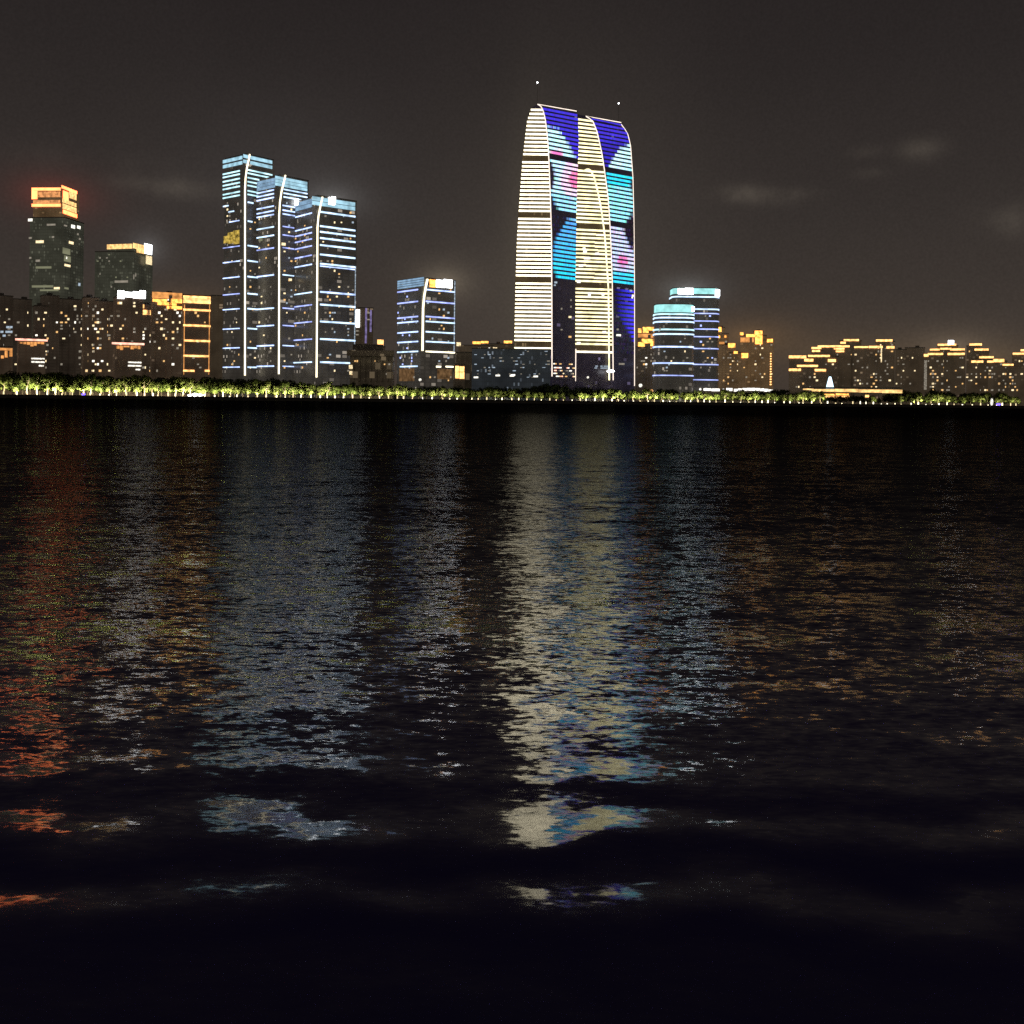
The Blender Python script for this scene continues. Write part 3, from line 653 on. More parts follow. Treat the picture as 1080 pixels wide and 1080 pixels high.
# ---- glass podium and the flats behind it
r, f = flats([(483, 520, 364.5), (512, 546, 363)], 1300, 'far flats with orange roof lights behind the dark glass podium', 'grey_flats', 4, 0, None, WM, 368)
part(r, f, 'roof_light', 'amber', [(498.5, 360.2, 507, 362.8), (507.3, 359.8, 515, 362), (531.5, 359.5, 540, 362)], .9); part(r, f, 'roof_light', 'win_warm', [(481.5, 361, 486, 365)], .9)
plan, f = front_plan(497.5, 580.5, 1045, 24, .03)
r = block('podium', 'long low dark glass podium left of the giant arch tower', 'building', plan, f.z(540, 368.5), M['podium'])
scatter(f, r, 500, 372, 579, 398, 46, ['win_dim', 'win_cool', 'win_cool', 'win_dim'], (1.2, 3.2), (.5, 1.1)); 
for x, y in ((525, 396), (540, 396.3), (502, 398), (541, 395.5), (565, 397)): window(f, r, x, y, 4.5, 1.6, M['win_white'])
plan, f = front_plan(481, 498, 1060, 18, .03)
r = block('podium', 'grey side wing at the left end of the glass podium', 'building', plan, f.z(490, 372), M['hall'])

# ---- the giant arch tower: two legs, each with a cream-lit face and a media face
def interp(tab, y):
    if y <= tab[0][1]: return tab[0][0]
    for (x0, y0), (x1, y1) in zip(tab, tab[1:]):
        if y <= y1: return x0 + (x1-x0)*(y-y0)/(y1-y0)
    return tab[-1][0]
AL = [(566.5, 110), (562.5, 112.5), (560, 115), (555.8, 127.5), (553.3, 148), (550.8, 168), (547.5, 211.7), (545, 250), (543.3, 300), (542, 365), (541.5, 404)]
AR = [(567, 110), (571.7, 113), (575, 125), (577.5, 145), (579, 170), (580.5, 211), (581.7, 250), (582, 317), (582.2, 404)]
AM = [(608, 120), (609.5, 124), (610.3, 150), (609.6, 170), (608.2, 211), (607.5, 250), (607, 300), (606.7, 408)]
BL = [(608.5, 122.5), (609.5, 126), (609, 170), (607.5, 211), (606.5, 250), (606, 300), (605.5, 404)]
BR = [(617.5, 122.5), (625, 127), (630, 140), (635, 163), (638, 183), (641.7, 212), (644, 250), (645.8, 300), (646.7, 404)]
BMR = [(655, 131), (661.7, 140), (665, 153), (667.5, 187), (668.7, 237), (669.2, 300), (669.2, 410)]
ARCH = [(620.5, 178.5), (622.5, 179), (626.7, 187), (630, 200), (634, 220), (638, 250), (641.7, 305), (642.5, 402)]
YA, YM, YBL, YBR, YBM = 1080.0, 1104.0, 1108.0, 1116.0, 1140.0
gate = empty('arch_tower', (pt(606, 404, 1105).x, 1105, GZ), 'giant trouser-shaped arch tower with cream light lines and butterfly media screens', 'skyscraper')
def curve_pt(tab, Y, z):
    # the point of the curve (image columns against rows) that lies at height z
    y0 = tab[0][1]; yy = CY - (z-CAMZ)/Y*F
    for _ in range(3):
        x = interp(tab, yy); u, v = ray(x, yy); dv = (z-CAMZ)/Y - v; yy -= dv*F
    x = interp(tab, yy); u, v = ray(x, yy)
    return Vector((u*Y, Y, z))
def leg(name, Lt, Rt, Mt, Yl, Yr, Ym, m):
    ztop = zpix(Rt[0][0], Rt[0][1], Yr)
    zm = zpix(Mt[0][0], Mt[0][1], Ym)
    n = 60; rows = []
    for i in range(n+1):
        k = 1-(1-i/n)**1.6; z = GZ-.5 + (ztop-GZ+.5)*k
        a = curve_pt(Lt, Yl, min(z, zpix(Lt[0][0], Lt[0][1], Yl))); a.z = z
        b_ = curve_pt(Rt, Yr, z); c = curve_pt(Mt, Ym, min(z, zm)); c.z = z
        d = Vector((a.x + (c.x-b_.x), a.y + (c.y-b_.y)+4, z))
        rows.append((a, b_, c, d))
    mb = MB(); base = len(mb.v)
    for rw in rows: mb.v += [tuple(p) for p in rw]
    for i in range(n):
        for j in range(4):
            p, q = i*4+j, i*4+(j+1) % 4
            mb.f.append((p, q, q+4, p+4)); mb.c.append(None)
    mb.f.append((3, 2, 1, 0)); mb.c.append(None); t_ = n*4; mb.f.append((t_, t_+1, t_+2, t_+3)); mb.c.append(None)
    mb.build(name, m, gate)
    def quad_pts(z):
        a = curve_pt(Lt, Yl, min(z, zpix(Lt[0][0], Lt[0][1], Yl))); b_ = curve_pt(Rt, Yr, z); c = curve_pt(Mt, Ym, min(z, zm))
        a.z = b_.z = c.z = z; return a, b_, c
    return quad_pts, ztop
qa, zta = leg('leg', AL, AR, AM, YA, YA, YM, M['gate_dark'])
qb, ztb = leg('leg', BL, BR, BMR, YBL, YBR, YBM, M['gate_dark'])
PITCH = 4.25                               # storey height, one light line on each
def face_panel(name, q, zs, sel, m, off, back=.02):
    """dark backing that follows the leg face"""
    mb = MB(); pr = None
    for z in zs:
        P = q(z); a, b_ = P[sel], P[sel+1]; d = (b_-a); nrm = Vector((d.y, -d.x, 0)).normalized()*off
        cur = (a+nrm, b_+nrm)
        if pr: mb.poly([pr[0], pr[1], cur[1], cur[0]])
        pr = cur
    return mb.build(name, m, gate)
def strip_box(mb, a, b_, z0, z1, off, thick, col=None):
    d = b_-a; nrm = Vector((d.y, -d.x, 0)).normalized()
    p = [a+nrm*off, b_+nrm*off]
    A0, B0 = Vector((p[0].x, p[0].y, z0)), Vector((p[1].x, p[1].y, z0)); A1, B1 = Vector((p[0].x, p[0].y, z1)), Vector((p[1].x, p[1].y, z1))
    k = nrm*(-thick)
    if col is None: mb.hexa([A0, B0, B1, A1, A0+k, B0+k, B1+k, A1+k])
    else:
        mb.poly([A0, B0, B1, A1], col); mb.poly([A1, B1, B1+k, A1+k], col); mb.poly([A0+k, B0+k, B0, A0], col)
def zs_between(z0, z1, step): 
    n = int((z1-z0)/step); return [z0+step*i for i in range(n+1)]
# cream face of the near leg
zb = zpix(562, 367.3, YA); rnd = random.Random(3)
dark_a = [zpix(562, y, YA) for y in (167.5, 226.5, 295, 363.5)]
def light_sections(q, z0, ztop_, darks, mats, rag):
    """the light lines, one mesh for each run of storeys between two dark plant floors"""
    secs = {}
    for z in zs_between(z0, ztop_, PITCH):
        if any(abs(z-dz) < 2.4 for dz in darks): continue
        k_ = sum(1 for dz in darks if dz > z); secs.setdefault(k_, MB())
        a, b_, c = q(z); a, b_ = a+(b_-a)*.012, b_-(b_-a)*.02
        yy = CY-(z-CAMZ)/YBL*F
        if rag and 240 < yy < 292 and rnd.random() < .6:      # storeys with uneven fittings
            p = a+(b_-a)*rnd.uniform(.3, .7)
            strip_box(secs[k_], a, p, z-1.0, z+.9, .30, .6); strip_box(secs[k_], p, b_, z-1.5, z+.5, .31, .6)
        else: strip_box(secs[k_], a, b_, z-1.05, z+.95, .30, .6)
    for k_ in sorted(secs): secs[k_].build('light_lines', M[mats[k_ % len(mats)]], gate)
light_sections(qa, zb, zta-2.5, dark_a, ['cream'], False)
face_panel('facade_panel', qa, zs_between(zb-1.5, zta-1, 6), 0, M['gate_brown'], .06)
# cream face of the far leg, with the arch
zb2 = zpix(624, 371, YBL); dark_b = [zpix(624, y, YBL) for y in (174.5, 237, 302, 367.5)]
light_sections(qb, zb2, ztb-3, dark_b, ['cream_y', 'cream_y', 'cream_y', 'cream_y', 'cream'], True)
face_panel('facade_panel', qb, zs_between(zb2-1.5, ztb-1, 6), 0, M['gate_brown'], .06)
for x, y, w_ in ((617, 262, 3), (620, 272, 7), (614, 280, 5), (618, 265, 4), (630, 267, 4), (635, 310, 3), (612, 297, 4), (622, 311, 3), (636, 350, 4), (612, 362, 4)):
    a, b_, c = qb(zpix(x, y, YBL)); z = a.z; k = (x-608)/36
    p = a+(b_-a)*k; o = bpy.data.objects.new('window', unit_box(M['win_white'])); COL.objects.link(o); o.parent = gate
    o.location = p - gate.location + Vector((0, -.4, 0)); o.scale = (w_, .8, 2.6)
def tube_on(name, q, tab, Y, m, rad, y1, sel=1, k=None, yoff=-.6):
    mb = MB(); path = []
    for x, y in tab:
        if y > y1: break
        path.append(pt(x, y, Y)+Vector((0, yoff, 0)))
    path.append(pt(interp(tab, y1), y1, Y)+Vector((0, yoff, 0)))
    mb.tube(path, rad, 8); return mb.build(name, M[m], gate)
def dense(tab, y0, y1, n=26):
    out_ = []
    for i in range(n+1):
        y = y0+(y1-y0)*(i/n)**1.5; out_.append((interp(tab, y), y))
    return out_
tube_on('edge_strip', qa, dense(AR, 110, 397), YA, 'rim', .52, 397)
tube_on('edge_strip', qb, dense(BR, 122.5, 401), YBR, 'rim', .52, 401)
tube_on('arch_strip', qb, [(616.5, 180), (619, 178.6)]+dense(ARCH, 178.6, 401), YBL+2.5, 'cream_y', .8, 401)
tube_on('edge_strip', qb, dense(BMR, 131, 407), YBM, 'rim', .38, 407)
tube_on('edge_strip', qa, [(607.3, 368), (606.9, 402)], YBL, 'rim', .5, 402)
mb = MB(); mb.tube([qa(zta)[1], qa(zta)[2]], .5, 6); mb.build('roof_rim', M['rim'], gate)
mb = MB(); mb.tube([qb(ztb)[1], qb(ztb)[2]], .5, 6); mb.build('roof_rim', M['rim'], gate)
# media screens
def inpoly(p, x, y):
    c = False; n = len(p)
    for i in range(n):
        x0, y0 = p[i]; x1, y1 = p[(i+1) % n]
        if (y0 > y) != (y1 > y) and x < (x1-x0)*(y-y0)/(y1-y0)+x0: c = not c
    return c
def up(l): return [(520+x/6, 70+y/6) for x, y in l]
def lo(l): return [(520+x/6, 250+y/6) for x, y in l]
B1 = up([(280, 235), (560, 290), (560, 620), (535, 600), (500, 540), (450, 450), (410, 400), (345, 380), (325, 320)])
W1 = up([(340, 380), (410, 400), (450, 450), (500, 540), (560, 600), (560, 985), (470, 960), (410, 900), (385, 850), (362, 800), (390, 720), (385, 640), (355, 590)])
W2 = up([(560, 965), (465, 975), (430, 1040), (400, 1080)]) + lo([(385, 60), (380, 130), (375, 200), (398, 222), (400, 262), (560, 275), (560, 0)])
B2 = up([(610, 325), (830, 350), (870, 420), (870, 480), (800, 520), (750, 600), (715, 660), (695, 560), (665, 430)])
W3 = up([(890, 480), (895, 690), (865, 740), (895, 880), (860, 960), (820, 1000), (730, 995), (725, 800), (715, 660), (750, 600), (800, 520)])
W4 = up([(735, 1010), (790, 1005), (830, 1040), (840, 1080)]) + lo([(865, 60), (900, 110), (900, 300), (760, 300), (740, 0)])
B3 = lo([(770, 310), (905, 310), (905, 700), (880, 640), (830, 560), (790, 480), (780, 400)])
mr_ = random.Random(11)
def media_col(x, y):
    j = lambda c, s=.12: tuple(max(0, v*(1+mr_.uniform(-s, s))) for v in c)
    x += mr_.uniform(-.8, .8); y += mr_.uniform(-1.2, 1.2)
    zx, zy = (x-520)*6, (y-70)*6
    lx, ly = (x-520)*6, (y-250)*6
    if inpoly(B1, x, y) or inpoly(B2, x, y):
        d = .75 if zy > 480 and x > 630 else 1
        return j((.055*d, .035*d, .62*d), .3)
    if inpoly(W1, x, y):
        if math.hypot(zx-400, (zy-550)*1.6) < 42: return j((.95, .22, .55))
        dr = math.hypot((zx-520)/95, (zy-715)/120)
        if dr < .45: return j((.95, .22, .45), .45)
        if dr < 1: return j((1.0, .68, .98), .25)
        if zy < 560: return j((.60, 1.05, 1.1), .25)
        if zy > 800: return j((.36, .82, 1.08), .3)
        return j((.60, 1.0, 1.2), .3)
    if inpoly(W2, x, y):
        k = max(0, min(1, (y-240)/50)); return j((.10-.07*k, .42+.28*k, .95+.05*k), .4)
    if inpoly(W3, x, y):
        if zy < 660: return j((.62, 1.0, 1.05), .25)
        if zy < 760: return j((.04, .74, .95), .3)
        return j((.34, .88, 1.0), .45)
    if inpoly(W4, x, y):
        if math.hypot((lx-820)/1.0, (ly-150)*.9) < 34: return j((.8, .20, .50), .6)
        if ly > 220: return j((.05, .70, 1.0), .2)
        return j((.62, .68, 1.0), .4)
    if inpoly(B3, x, y):
        k = max(.12, min(1, (lx-770)/110*1.0)); return j((.06*k, .045*k, .85*k), .25)
    return None
def proj(p):
    u, v = p.x/p.y, (p.z-CAMZ)/p.y
    return CX + (u*CR+v*SR)*F, CY - (v*CR-u*SR)*F
def media(q, ztop_, y_low, darks, Yd, x_ref):
    mb = MB(); gl = MB(); z0 = zpix(x_ref, y_low, Yd); N = 30
    for z in zs_between(z0, ztop_-1.5, PITCH*1.06):
        if any(abs(z-dz) < 2.2 for dz in darks): continue
        a, b_, c = q(z)
        for i in range(N):
            p, p2 = b_+(c-b_)*(i/N), b_+(c-b_)*((i+1)/N); X, Yp = proj((p+p2)/2); cs = [media_col(X+ox, Yp+oy) or (.012, .008, .03) for ox, oy in ((-1.1, -.8), (1.1, .8), (-.7, 1.2), (.7, -1.2), (0, 0))]
            col_ = tuple(sum(c_[q_] for c_ in cs)/5*mr_.uniform(.82, 1.1) for q_ in range(3))
            if max(col_) < .035: col_ = None
            if col_ is None:
                if mr_.random() < .5: continue
                col_ = tuple(v*mr_.uniform(.3, 1) for v in (.030, .022, .055))
            strip_box(mb, p, p2, z-1.3, z+1.2, .30, .3, col_)
    o = mb.build('media_screen', M['media'], gate); return o
media(qa, zta, 294, [zpix(595, y, YM-12) for y in (167.5, 227)], YM, 600)
media(qb, ztb, 372, [zpix(657, y, YBM-12) for y in (180, 237, 303)], YBM, 660)
# rooms and lobby lights low on the legs
def gate_window(q, sel, k, px, py, Y, w_, h_, m):
    z = zpix(px, py, Y); P = q(z); p = P[sel]+(P[sel+1]-P[sel])*k; d = P[sel+1]-P[sel]
    o = bpy.data.objects.new('window', unit_box(m)); COL.objects.link(o); o.parent = gate
    o.location = p-gate.location+Vector((d.y, -d.x, 0)).normalized()*.2; o.rotation_euler = (0, 0, math.atan2(d.y, d.x)); o.scale = (w_, .5, h_)
rg = random.Random(5)
for x, y, w_, h_, m_ in ((586, 299, 4, 2, 'win_cool'), (585, 302, 2.5, 1.5, 'win_cool'), (592, 326, 2, 2, 'win_dim'), (601, 334, 4, 2, 'win_warm'), (602, 316, 2, 2, 'win_dim'), (602, 323, 2, 2, 'win_dim'), (592, 348, 2.5, 1.5, 'win_dim'), (601, 355, 4, 2, 'win_amber')):
    gate_window(qa, 1, (x-582)/25, x, y, YM-10, w_, h_, M[m_])
for i in range(34):
    x, y = rg.uniform(584, 606), rg.choice((384, 388, 391, 394, 397))
    gate_window(qa, 1, (x-582)/25, x, y, YM-10, rg.uniform(1.5, 4), 1.2, M[rg.choice(['win_warm', 'win_white', 'win_amber', 'pink', 'win_dim'])])
for x, y, w_, m_ in ((652, 354, 7, 'win_white'), (651, 348, 3, 'win_dim'), (655, 384, 9, 'win_dim'), (667, 311, 3, 'win_white'), (665, 306, 4, 'win_cool'), (666.5, 313, 2, 'win_white')):
    gate_window(qb, 1, (x-646)/23, x, y, YBM-10, w_, 2, M[m_])
for i in range(14):
    x = rg.uniform(627, 642); gate_window(qb, 0, (x-606)/40, x, rg.choice((386, 388)), YBL, 2.5, 1, M['win_cool'])
for px, py0, py1, Y in ((566.8, 110, 87, YA), (652.5, 131, 109, YBM)):
    mb = MB(); p0, p1 = pt(px, py0+1, Y+1), pt(px, py1, Y+1); p0.x = p1.x; mb.tube([p0, p1], [.22, .10], 6); o = mb.build('mast', M['metal'], gate)
    mb = MB(); bmx = bmesh.new(); bmesh.ops.create_icosphere(bmx, subdivisions=2, radius=.75)
    me = bpy.data.meshes.new('beacon'); bmx.to_mesh(me); bmx.free(); me.materials.append(M['flood'])
    b_ = bpy.data.objects.new('beacon', me); COL.objects.link(b_); b_.parent = o; b_.location = p1-gate.location

# ---- right of the arch tower
r, f = flats([(670, 694, 366), (672, 692, 352)], 1180, 'flats with orange roof lights wedged between arch tower and round towers', 'grey_flats', 12, 0, None, WM, 398)
part(r, f, 'roof_light', 'amber', [(673, 346.5, 676.5, 351), (678, 345, 689.5, 348.5), (678, 348.8, 684, 351), (673, 361, 680, 365.5), (677, 357.5, 688, 362), (686, 360, 691.5, 365)], 1.0)
part(r, f, 'attic_panel', 'amber_soft', [(673, 352, 690, 356)], .4)
def round_plan(x0, x1, Y, depth, rad, n=8):
    A, B = xat(x0, Y), xat(x1, Y); out_ = []
    for cx, cy, a0 in ((B-rad, Y+rad, -90), (B-rad, Y+depth-rad, 0), (A+rad, Y+depth-rad, 90), (A+rad, Y+rad, 180)):
        for i in range(n+1):
            t_ = math.radians(a0+90*i/n); out_.append(Vector((cx+rad*math.cos(t_), cy+rad*math.sin(t_))))
    return out_
def ring(plan, z, h, m, parent, out=.5, name='light_band'):
    mb = MB(); mb.prism([tuple(p) for p in grow(plan, out)], z-h/2, z+h/2); return mb.build(name, M[m], parent)
for x0, x1, Y, yt, yc, ys, lab, mats in (
    (708.5, 758.5, 1170, 304, 310, [(313, 'white_band'), (326, 'white_band'), (330.5, 'violet_band'), (338.5, 'violet_band'), (347, 'violet_band'), (355, 'violet_band'), (367.5, 'violet_band'), (384.3, 'violet_band'), (400.5, 'violet_band')], 'taller rear one of the round-cornered banded towers with white lamps on the crown', None),
    (691, 733, 1125, 321, 329.3, [(331.3, 'aqua_band'), (335, 'white_band'), (339.3, 'white_band'), (347.5, 'aqua_band'), (352.3, 'white_band'), (365.7, 'blue_band'), (383, 'blue_band'), (396, 'violet_band')], 'shorter front one of the round-cornered banded towers with pale teal crown', None)):
    plan = round_plan(x0, x1, Y, 34, 13 if x0 < 700 else 9)
    xm = (x0+x1)/2; z = lambda y: zpix(xm, y, Y)
    r = empty('round_tower', plan_base(plan), lab, 'tower', 'pair of round-cornered banded towers')
    mb = MB(); mb.prism([tuple(p) for p in plan], GZ-.5, z(yc)); mb.build('wall', M['glass_tower'], r)
    mb = MB(); mb.prism([tuple(p) for p in grow(plan, -.6)], z(yc)+.003, z(yt)); mb.build('crown_wall', M['teal_crown'], r)
    mb = MB(); mb.prism([tuple(p) for p in grow(plan, -.2)], z(yt)+.003, z(yt)+.9); mb.build('roof', M['roof'], r)
    for y, m_ in ys: ring(plan, z(y), 1.6 if m_ != 'violet_band' else 1.2, m_, r)
    f = Face((xat(x0, Y), Y), (1, 0))
    if x0 > 700:
        part(r, f, 'sign', 'flood', [(715, 304.5, 722, 310), (722.3, 304, 731, 310.5)], 1.0); part(r, f, 'sign', 'flood', [(754.5, 305.5, 759, 312.5)], .8)
        scatter(f, r, 735, 330, 752, 398, 16, ['win_dim', 'violet_band', 'win_amber'])
    else:
        part(r, f, 'sign', 'white', [(729.5, 323.5, 732.5, 328.5)], .6)
        scatter(f, r, 696, 345, 727, 394, 16, ['win_dim', 'win_warm', 'win_dim', 'win_cool'])
# golden flats
def golden(blocks, Y, lab, lights, nwin, m='gold_flats', group='tan flats with amber roof lights', mats=('win_dim', 'win_amber', 'win_warm', 'win_dim'), yb=404, mat='amber'):
    r, f = flats(blocks, Y, lab, m, nwin, 0.0, group, list(mats), yb, depth=22)
    for L in lights: part(r, f, 'roof_light', L[4] if len(L) > 4 else mat, [L[:4]], 1.1)
    return r, f
golden([(756, 768, 352), (757, 764, 346)], 1290, 'slim tan flats close behind the rear round tower, small orange roof lamps', [(757.5, 345, 761, 350), (757, 354, 759.5, 356.5), (764, 354, 766, 356)], 6)
golden([(758, 776, 364), (768, 786, 372)], 1270, 'tan flats right of the round towers with two separate amber roof lamps', [(768, 362, 775.5, 366.5), (782, 372.5, 789, 377.5), (774, 370.5, 778, 373), (758.5, 360.5, 764, 363, 'amber_soft')], 14)
r, f = golden([(780, 808, 354), (794, 804.5, 350), (803, 815.5, 359)], 1300, 'tallest tan flats with big amber blaze on roof and dotted light column', [(787, 352.5, 798, 355.5), (796, 348.8, 804, 353), (796.5, 353.3, 804, 363), (780.5, 350.5, 784, 353.5), (809, 357.5, 815, 361)], 18)
part(r, f, 'attic_panel', 'amber_soft', [(781, 356, 795, 361)], .5)
for i in range(13): window(f, r, 812.5, 373+i*2.7, 2.6, 1.6, M['gold'], 'facade_lamp')
plan, f = front_plan(772, 816, 1150, 16, -.02)
r = block('station_canopy', 'low building with glaring white curved roof edge below the tan flats', 'building', plan, f.z(795, 412), M['hall'], roof=False)
for i in range(9):
    x = 774+i*4.6; y = 410.7-1.6*math.sin(math.pi*min(1, (i+1)/9)); part(r, f, 'roof_light', 'canopy', [(x, y, x+4.3, y+2.8)], 1.2)
part(r, f, 'window', 'win_white', [(792, 414, 803, 416.5)], .4)
plan, f = front_plan(737, 774, 1150, 14, .0)
r = block('low_building', 'low building with broken white light line at foot of round towers', 'building', plan, f.z(755, 412), M['hall'], roof=False)
part(r, f, 'roof_light', 'canopy', [(737.5, 409.7, 739.5, 411.5), (742, 409.5, 750, 412), (750.3, 409.8, 759, 412.5), (761.5, 410, 763.5, 411.5), (766, 409.3, 772.5, 412.3)], .8)

def e7(l, bx=810): return [(bx+a/7.2, 340+(y-h_*.8)/7.2, bx+b_/7.2, 340+(y+h_*.8)/7.2) for a, b_, y, h_ in l]
golden([(832, 872, 389), (841, 862, 386.5)], 1210, 'low stepped flats with gold roof steps left of the white obelisk', e7([(158, 250, 360, 11), (220, 380, 330, 9), (355, 440, 363, 11)]), 10, 'grey_flats', 'stepped flats with gold roof lines', mat='gold', yb=412)
golden([(832, 858, 377), (848, 884, 376)], 1280, 'middle stepped flats with pale gold roof line behind the lowest ones', e7([(158, 290, 262, 13), (275, 345, 287, 13), (305, 470, 255, 9), (455, 515, 290, 13)]), 5, 'grey_flats', 'stepped flats with gold roof lines', mat='gold', yb=412)
golden([(855, 868, 370), (862, 897, 366)], 1320, 'stepped flats with three gold roof steps behind the obelisk', e7([(330, 405, 195, 9), (335, 395, 217, 9), (378, 620, 182, 9), (500, 580, 200, 8), (515, 578, 220, 8)]), 6, 'grey_flats', 'stepped flats with gold roof lines', mat='gold', yb=412)
golden([(885, 908, 359.5)], 1350, 'rear flats with thin gold roof line and one small step', e7([(550, 590, 155, 9), (575, 690, 135, 9)]), 6, 'grey_flats', 'stepped flats with gold roof lines', mat='gold', yb=412)
r, f = golden([(900, 935, 367), (923, 943.5, 360.5)], 1250, 'large brown flats with gold roof line above the lit long eave', e7([(655, 760, 188, 8), (765, 870, 187, 10), (820, 945, 138, 10), (900, 960, 190, 11)]), 30, 'grey_flats', 'stepped flats with gold roof lines', mat='gold', yb=408)
part(r, f, 'light_strip', 'win_warm', [(929, 366, 930.2, 382)], .5)
golden([(944, 956, 369), (954, 975, 367)], 1330, 'unlit grey flats right of the long lit eave', [], 10, 'grey_flats', 'stepped flats with gold roof lines', mats=('win_dim', 'win_dim', 'win_warm'), yb=408)
r, f = golden([(974.5, 1018, 375), (980, 1017, 370), (988, 1010, 365)], 1240, 'pyramid-roofed flats with a white flood lamp on top of gold roof lines', e7([(425, 565, 170, 9), (365, 440, 207, 8), (445, 530, 200, 8), (520, 630, 206, 9), (350, 465, 240, 9), (500, 630, 240, 10), (320, 355, 250, 12)], 930), 34, 'grey_flats', 'stepped flats with gold roof lines', mat='gold', yb=413)
part(r, f, 'flood_lamp', 'flood', [(1000, 359, 1006, 363.3)], 1.4); part(r, f, 'corner_strip', 'win_dim', [(974.6, 380, 977.5, 411)], .4)
golden([(1019, 1033, 365), (1024, 1046, 379), (1026, 1043, 371)], 1270, 'stepped flats second from the right edge, gold roof lines staggered down', e7([(665, 760, 168, 10), (705, 810, 207, 9), (740, 850, 265, 9), (680, 770, 298, 10)], 930), 20, 'grey_flats', 'stepped flats with gold roof lines', mat='gold', yb=413)
golden([(1042, 1062, 381), (1056, 1070, 386)], 1225, 'lower flats with arched gold roof light near the right edge', e7([(800, 850, 298, 9), (848, 930, 290, 15), (918, 1000, 322, 8)], 930), 20, 'grey_flats', 'stepped flats with gold roof lines', mat='gold', yb=413)
golden([(1067, 1100, 374)], 1260, 'flats cut by the right edge of the picture with gold roof line', e7([(995, 1100, 238, 9), (1055, 1110, 212, 9)], 930), 14, 'grey_flats', 'stepped flats with gold roof lines', mat='gold', yb=413)

# lit pavilion with long eave and obelisk
plan, f = front_plan(866, 897, 1118, 14, 0)
pv = empty('pavilion', plan_base(plan), 'lakeside pavilion under a very long glowing cream eave', 'pavilion')
mb = MB(); mb.prism([tuple(p) for p in plan], GZ-.3, f.z(880, 415)); mb.build('wall', M['hall'], pv)
part(pv, f, 'eave_light', 'gold_soft', [(847, 409.8, 858, 411.3), (856, 410.5, 880, 413), (880.2, 410.3, 905, 413.5), (905.2, 410.8, 930, 414), (930.2, 411, 951.5, 414.6)], 3.0)
mb = MB(); f.prect(mb, 846, 408.3, 953, 409.6, 3.2); mb.build('roof', M['roof'], pv)
part(pv, f, 'lit_room', 'amber', [(866.5, 415.5, 880, 417), (881.5, 415, 895, 416.8)], .3); part(pv, f, 'light_band', 'gold', [(866, 417.4, 896, 419.6)], .5)
for x in (849, 860, 900, 914, 926, 939, 950): part(pv, f, 'column', 'metal', [(x, 413, x+1, 427.5)], 2.2)
part(pv, f, 'lamp', 'gold', [(912.5, 416.5, 916.5, 419)], 2.4)
bse = pt(875.3, 409, 1122)
ob = empty('obelisk', (bse.x, bse.y, GZ), 'slender glowing ice-white obelisk rising behind the lit eave', 'obelisk')
mb = MB(); z1 = zpix(875, 398, 1122); z0 = zpix(875, 409.5, 1122)
def frust(mb, c, r0, r1, z0, z1):
    mb.hexa([(c.x-r0, c.y-r0, z0), (c.x+r0, c.y-r0, z0), (c.x+r1, c.y-r1, z1), (c.x-r1, c.y-r1, z1), (c.x-r0, c.y+r0, z0), (c.x+r0, c.y+r0, z0), (c.x+r1, c.y+r1, z1), (c.x-r1, c.y+r1, z1)])
frust(mb, bse, 3.4, 1.1, z0, z1); mb.build('lit_shaft', M['ice'], ob)
mb = MB(); frust(mb, bse, 1.0, .7, z1+.01, z1+.8); mb.build('tip', M['ice'], ob)
mb = MB(); frust(mb, bse, 4.2, 3.7, GZ-.3, z0-.02); mb.build('plinth', M['hall'], ob)

# ------------------------------------------------------------------ trees
def crown_mesh(name, seed, n_cl, leaf, m, spread=1.0, flat=.85, per=34):
    """crown of unit height 1 above its origin, many leaf faces gathered in clumps"""
    rr = random.Random(seed); v, fc = [], []
    for c in range(n_cl):
        th = rr.uniform(0, 2*math.pi); ph = rr.uniform(-.55, 1.2); rad = rr.uniform(.18, .40)*spread
        c0 = Vector((math.cos(th)*math.cos(ph)*rad, math.sin(th)*math.cos(ph)*rad, .48+math.sin(ph)*rr.uniform(.2, .40)*flat))
        cr_ = rr.uniform(.10, .19)
        for i in range(per):
            d = Vector((rr.gauss(0, 1), rr.gauss(0, 1), rr.gauss(0, .8))).normalized()*cr_*rr.uniform(.45, 1.12)
            p = c0+d; nrm = (d.normalized()+Vector((rr.uniform(-.7, .7), rr.uniform(-.7, .7), rr.uniform(-.4, .8)))).normalized()
            a = nrm.orthogonal().normalized(); a.rotate(__import__('mathutils').Quaternion(nrm, rr.uniform(0, 6.28))); b_ = nrm.cross(a)
            s = leaf*rr.uniform(.6, 1.3); i0 = len(v)
            v += [tuple(p+a*s), tuple(p+b_*s*.6), tuple(p-a*s), tuple(p-b_*s*.6)]; fc.append((i0, i0+1, i0+2, i0+3))
    me = bpy.data.meshes.new(name); me.from_pydata(v, [], fc); me.materials.append(m); return me
def trunk_mesh(name, seed):
    """tapered trunk of unit height with four limbs"""
    rr = random.Random(seed); mb = MB()
    mb.tube([(0, 0, 0), (rr.uniform(-.01, .01), rr.uniform(-.01, .01), .22), (rr.uniform(-.02, .02), 0, .42), (0, 0, .68)], [.034, .026, .020, .008], 7)
    for k_ in range(4):
        t_ = k_*1.57+rr.uniform(-.4, .4); h0 = rr.uniform(.26, .42); rl = rr.uniform(.16, .26)
        mb.tube([(0, 0, h0), (math.cos(t_)*rl*.5, math.sin(t_)*rl*.5, h0+.12), (math.cos(t_)*rl, math.sin(t_)*rl, h0+.30)], [.015, .010, .004], 5)
    me = bpy.data.meshes.new(name); me.from_pydata(mb.v, [], mb.f); me.materials.append(M['bark']); return me
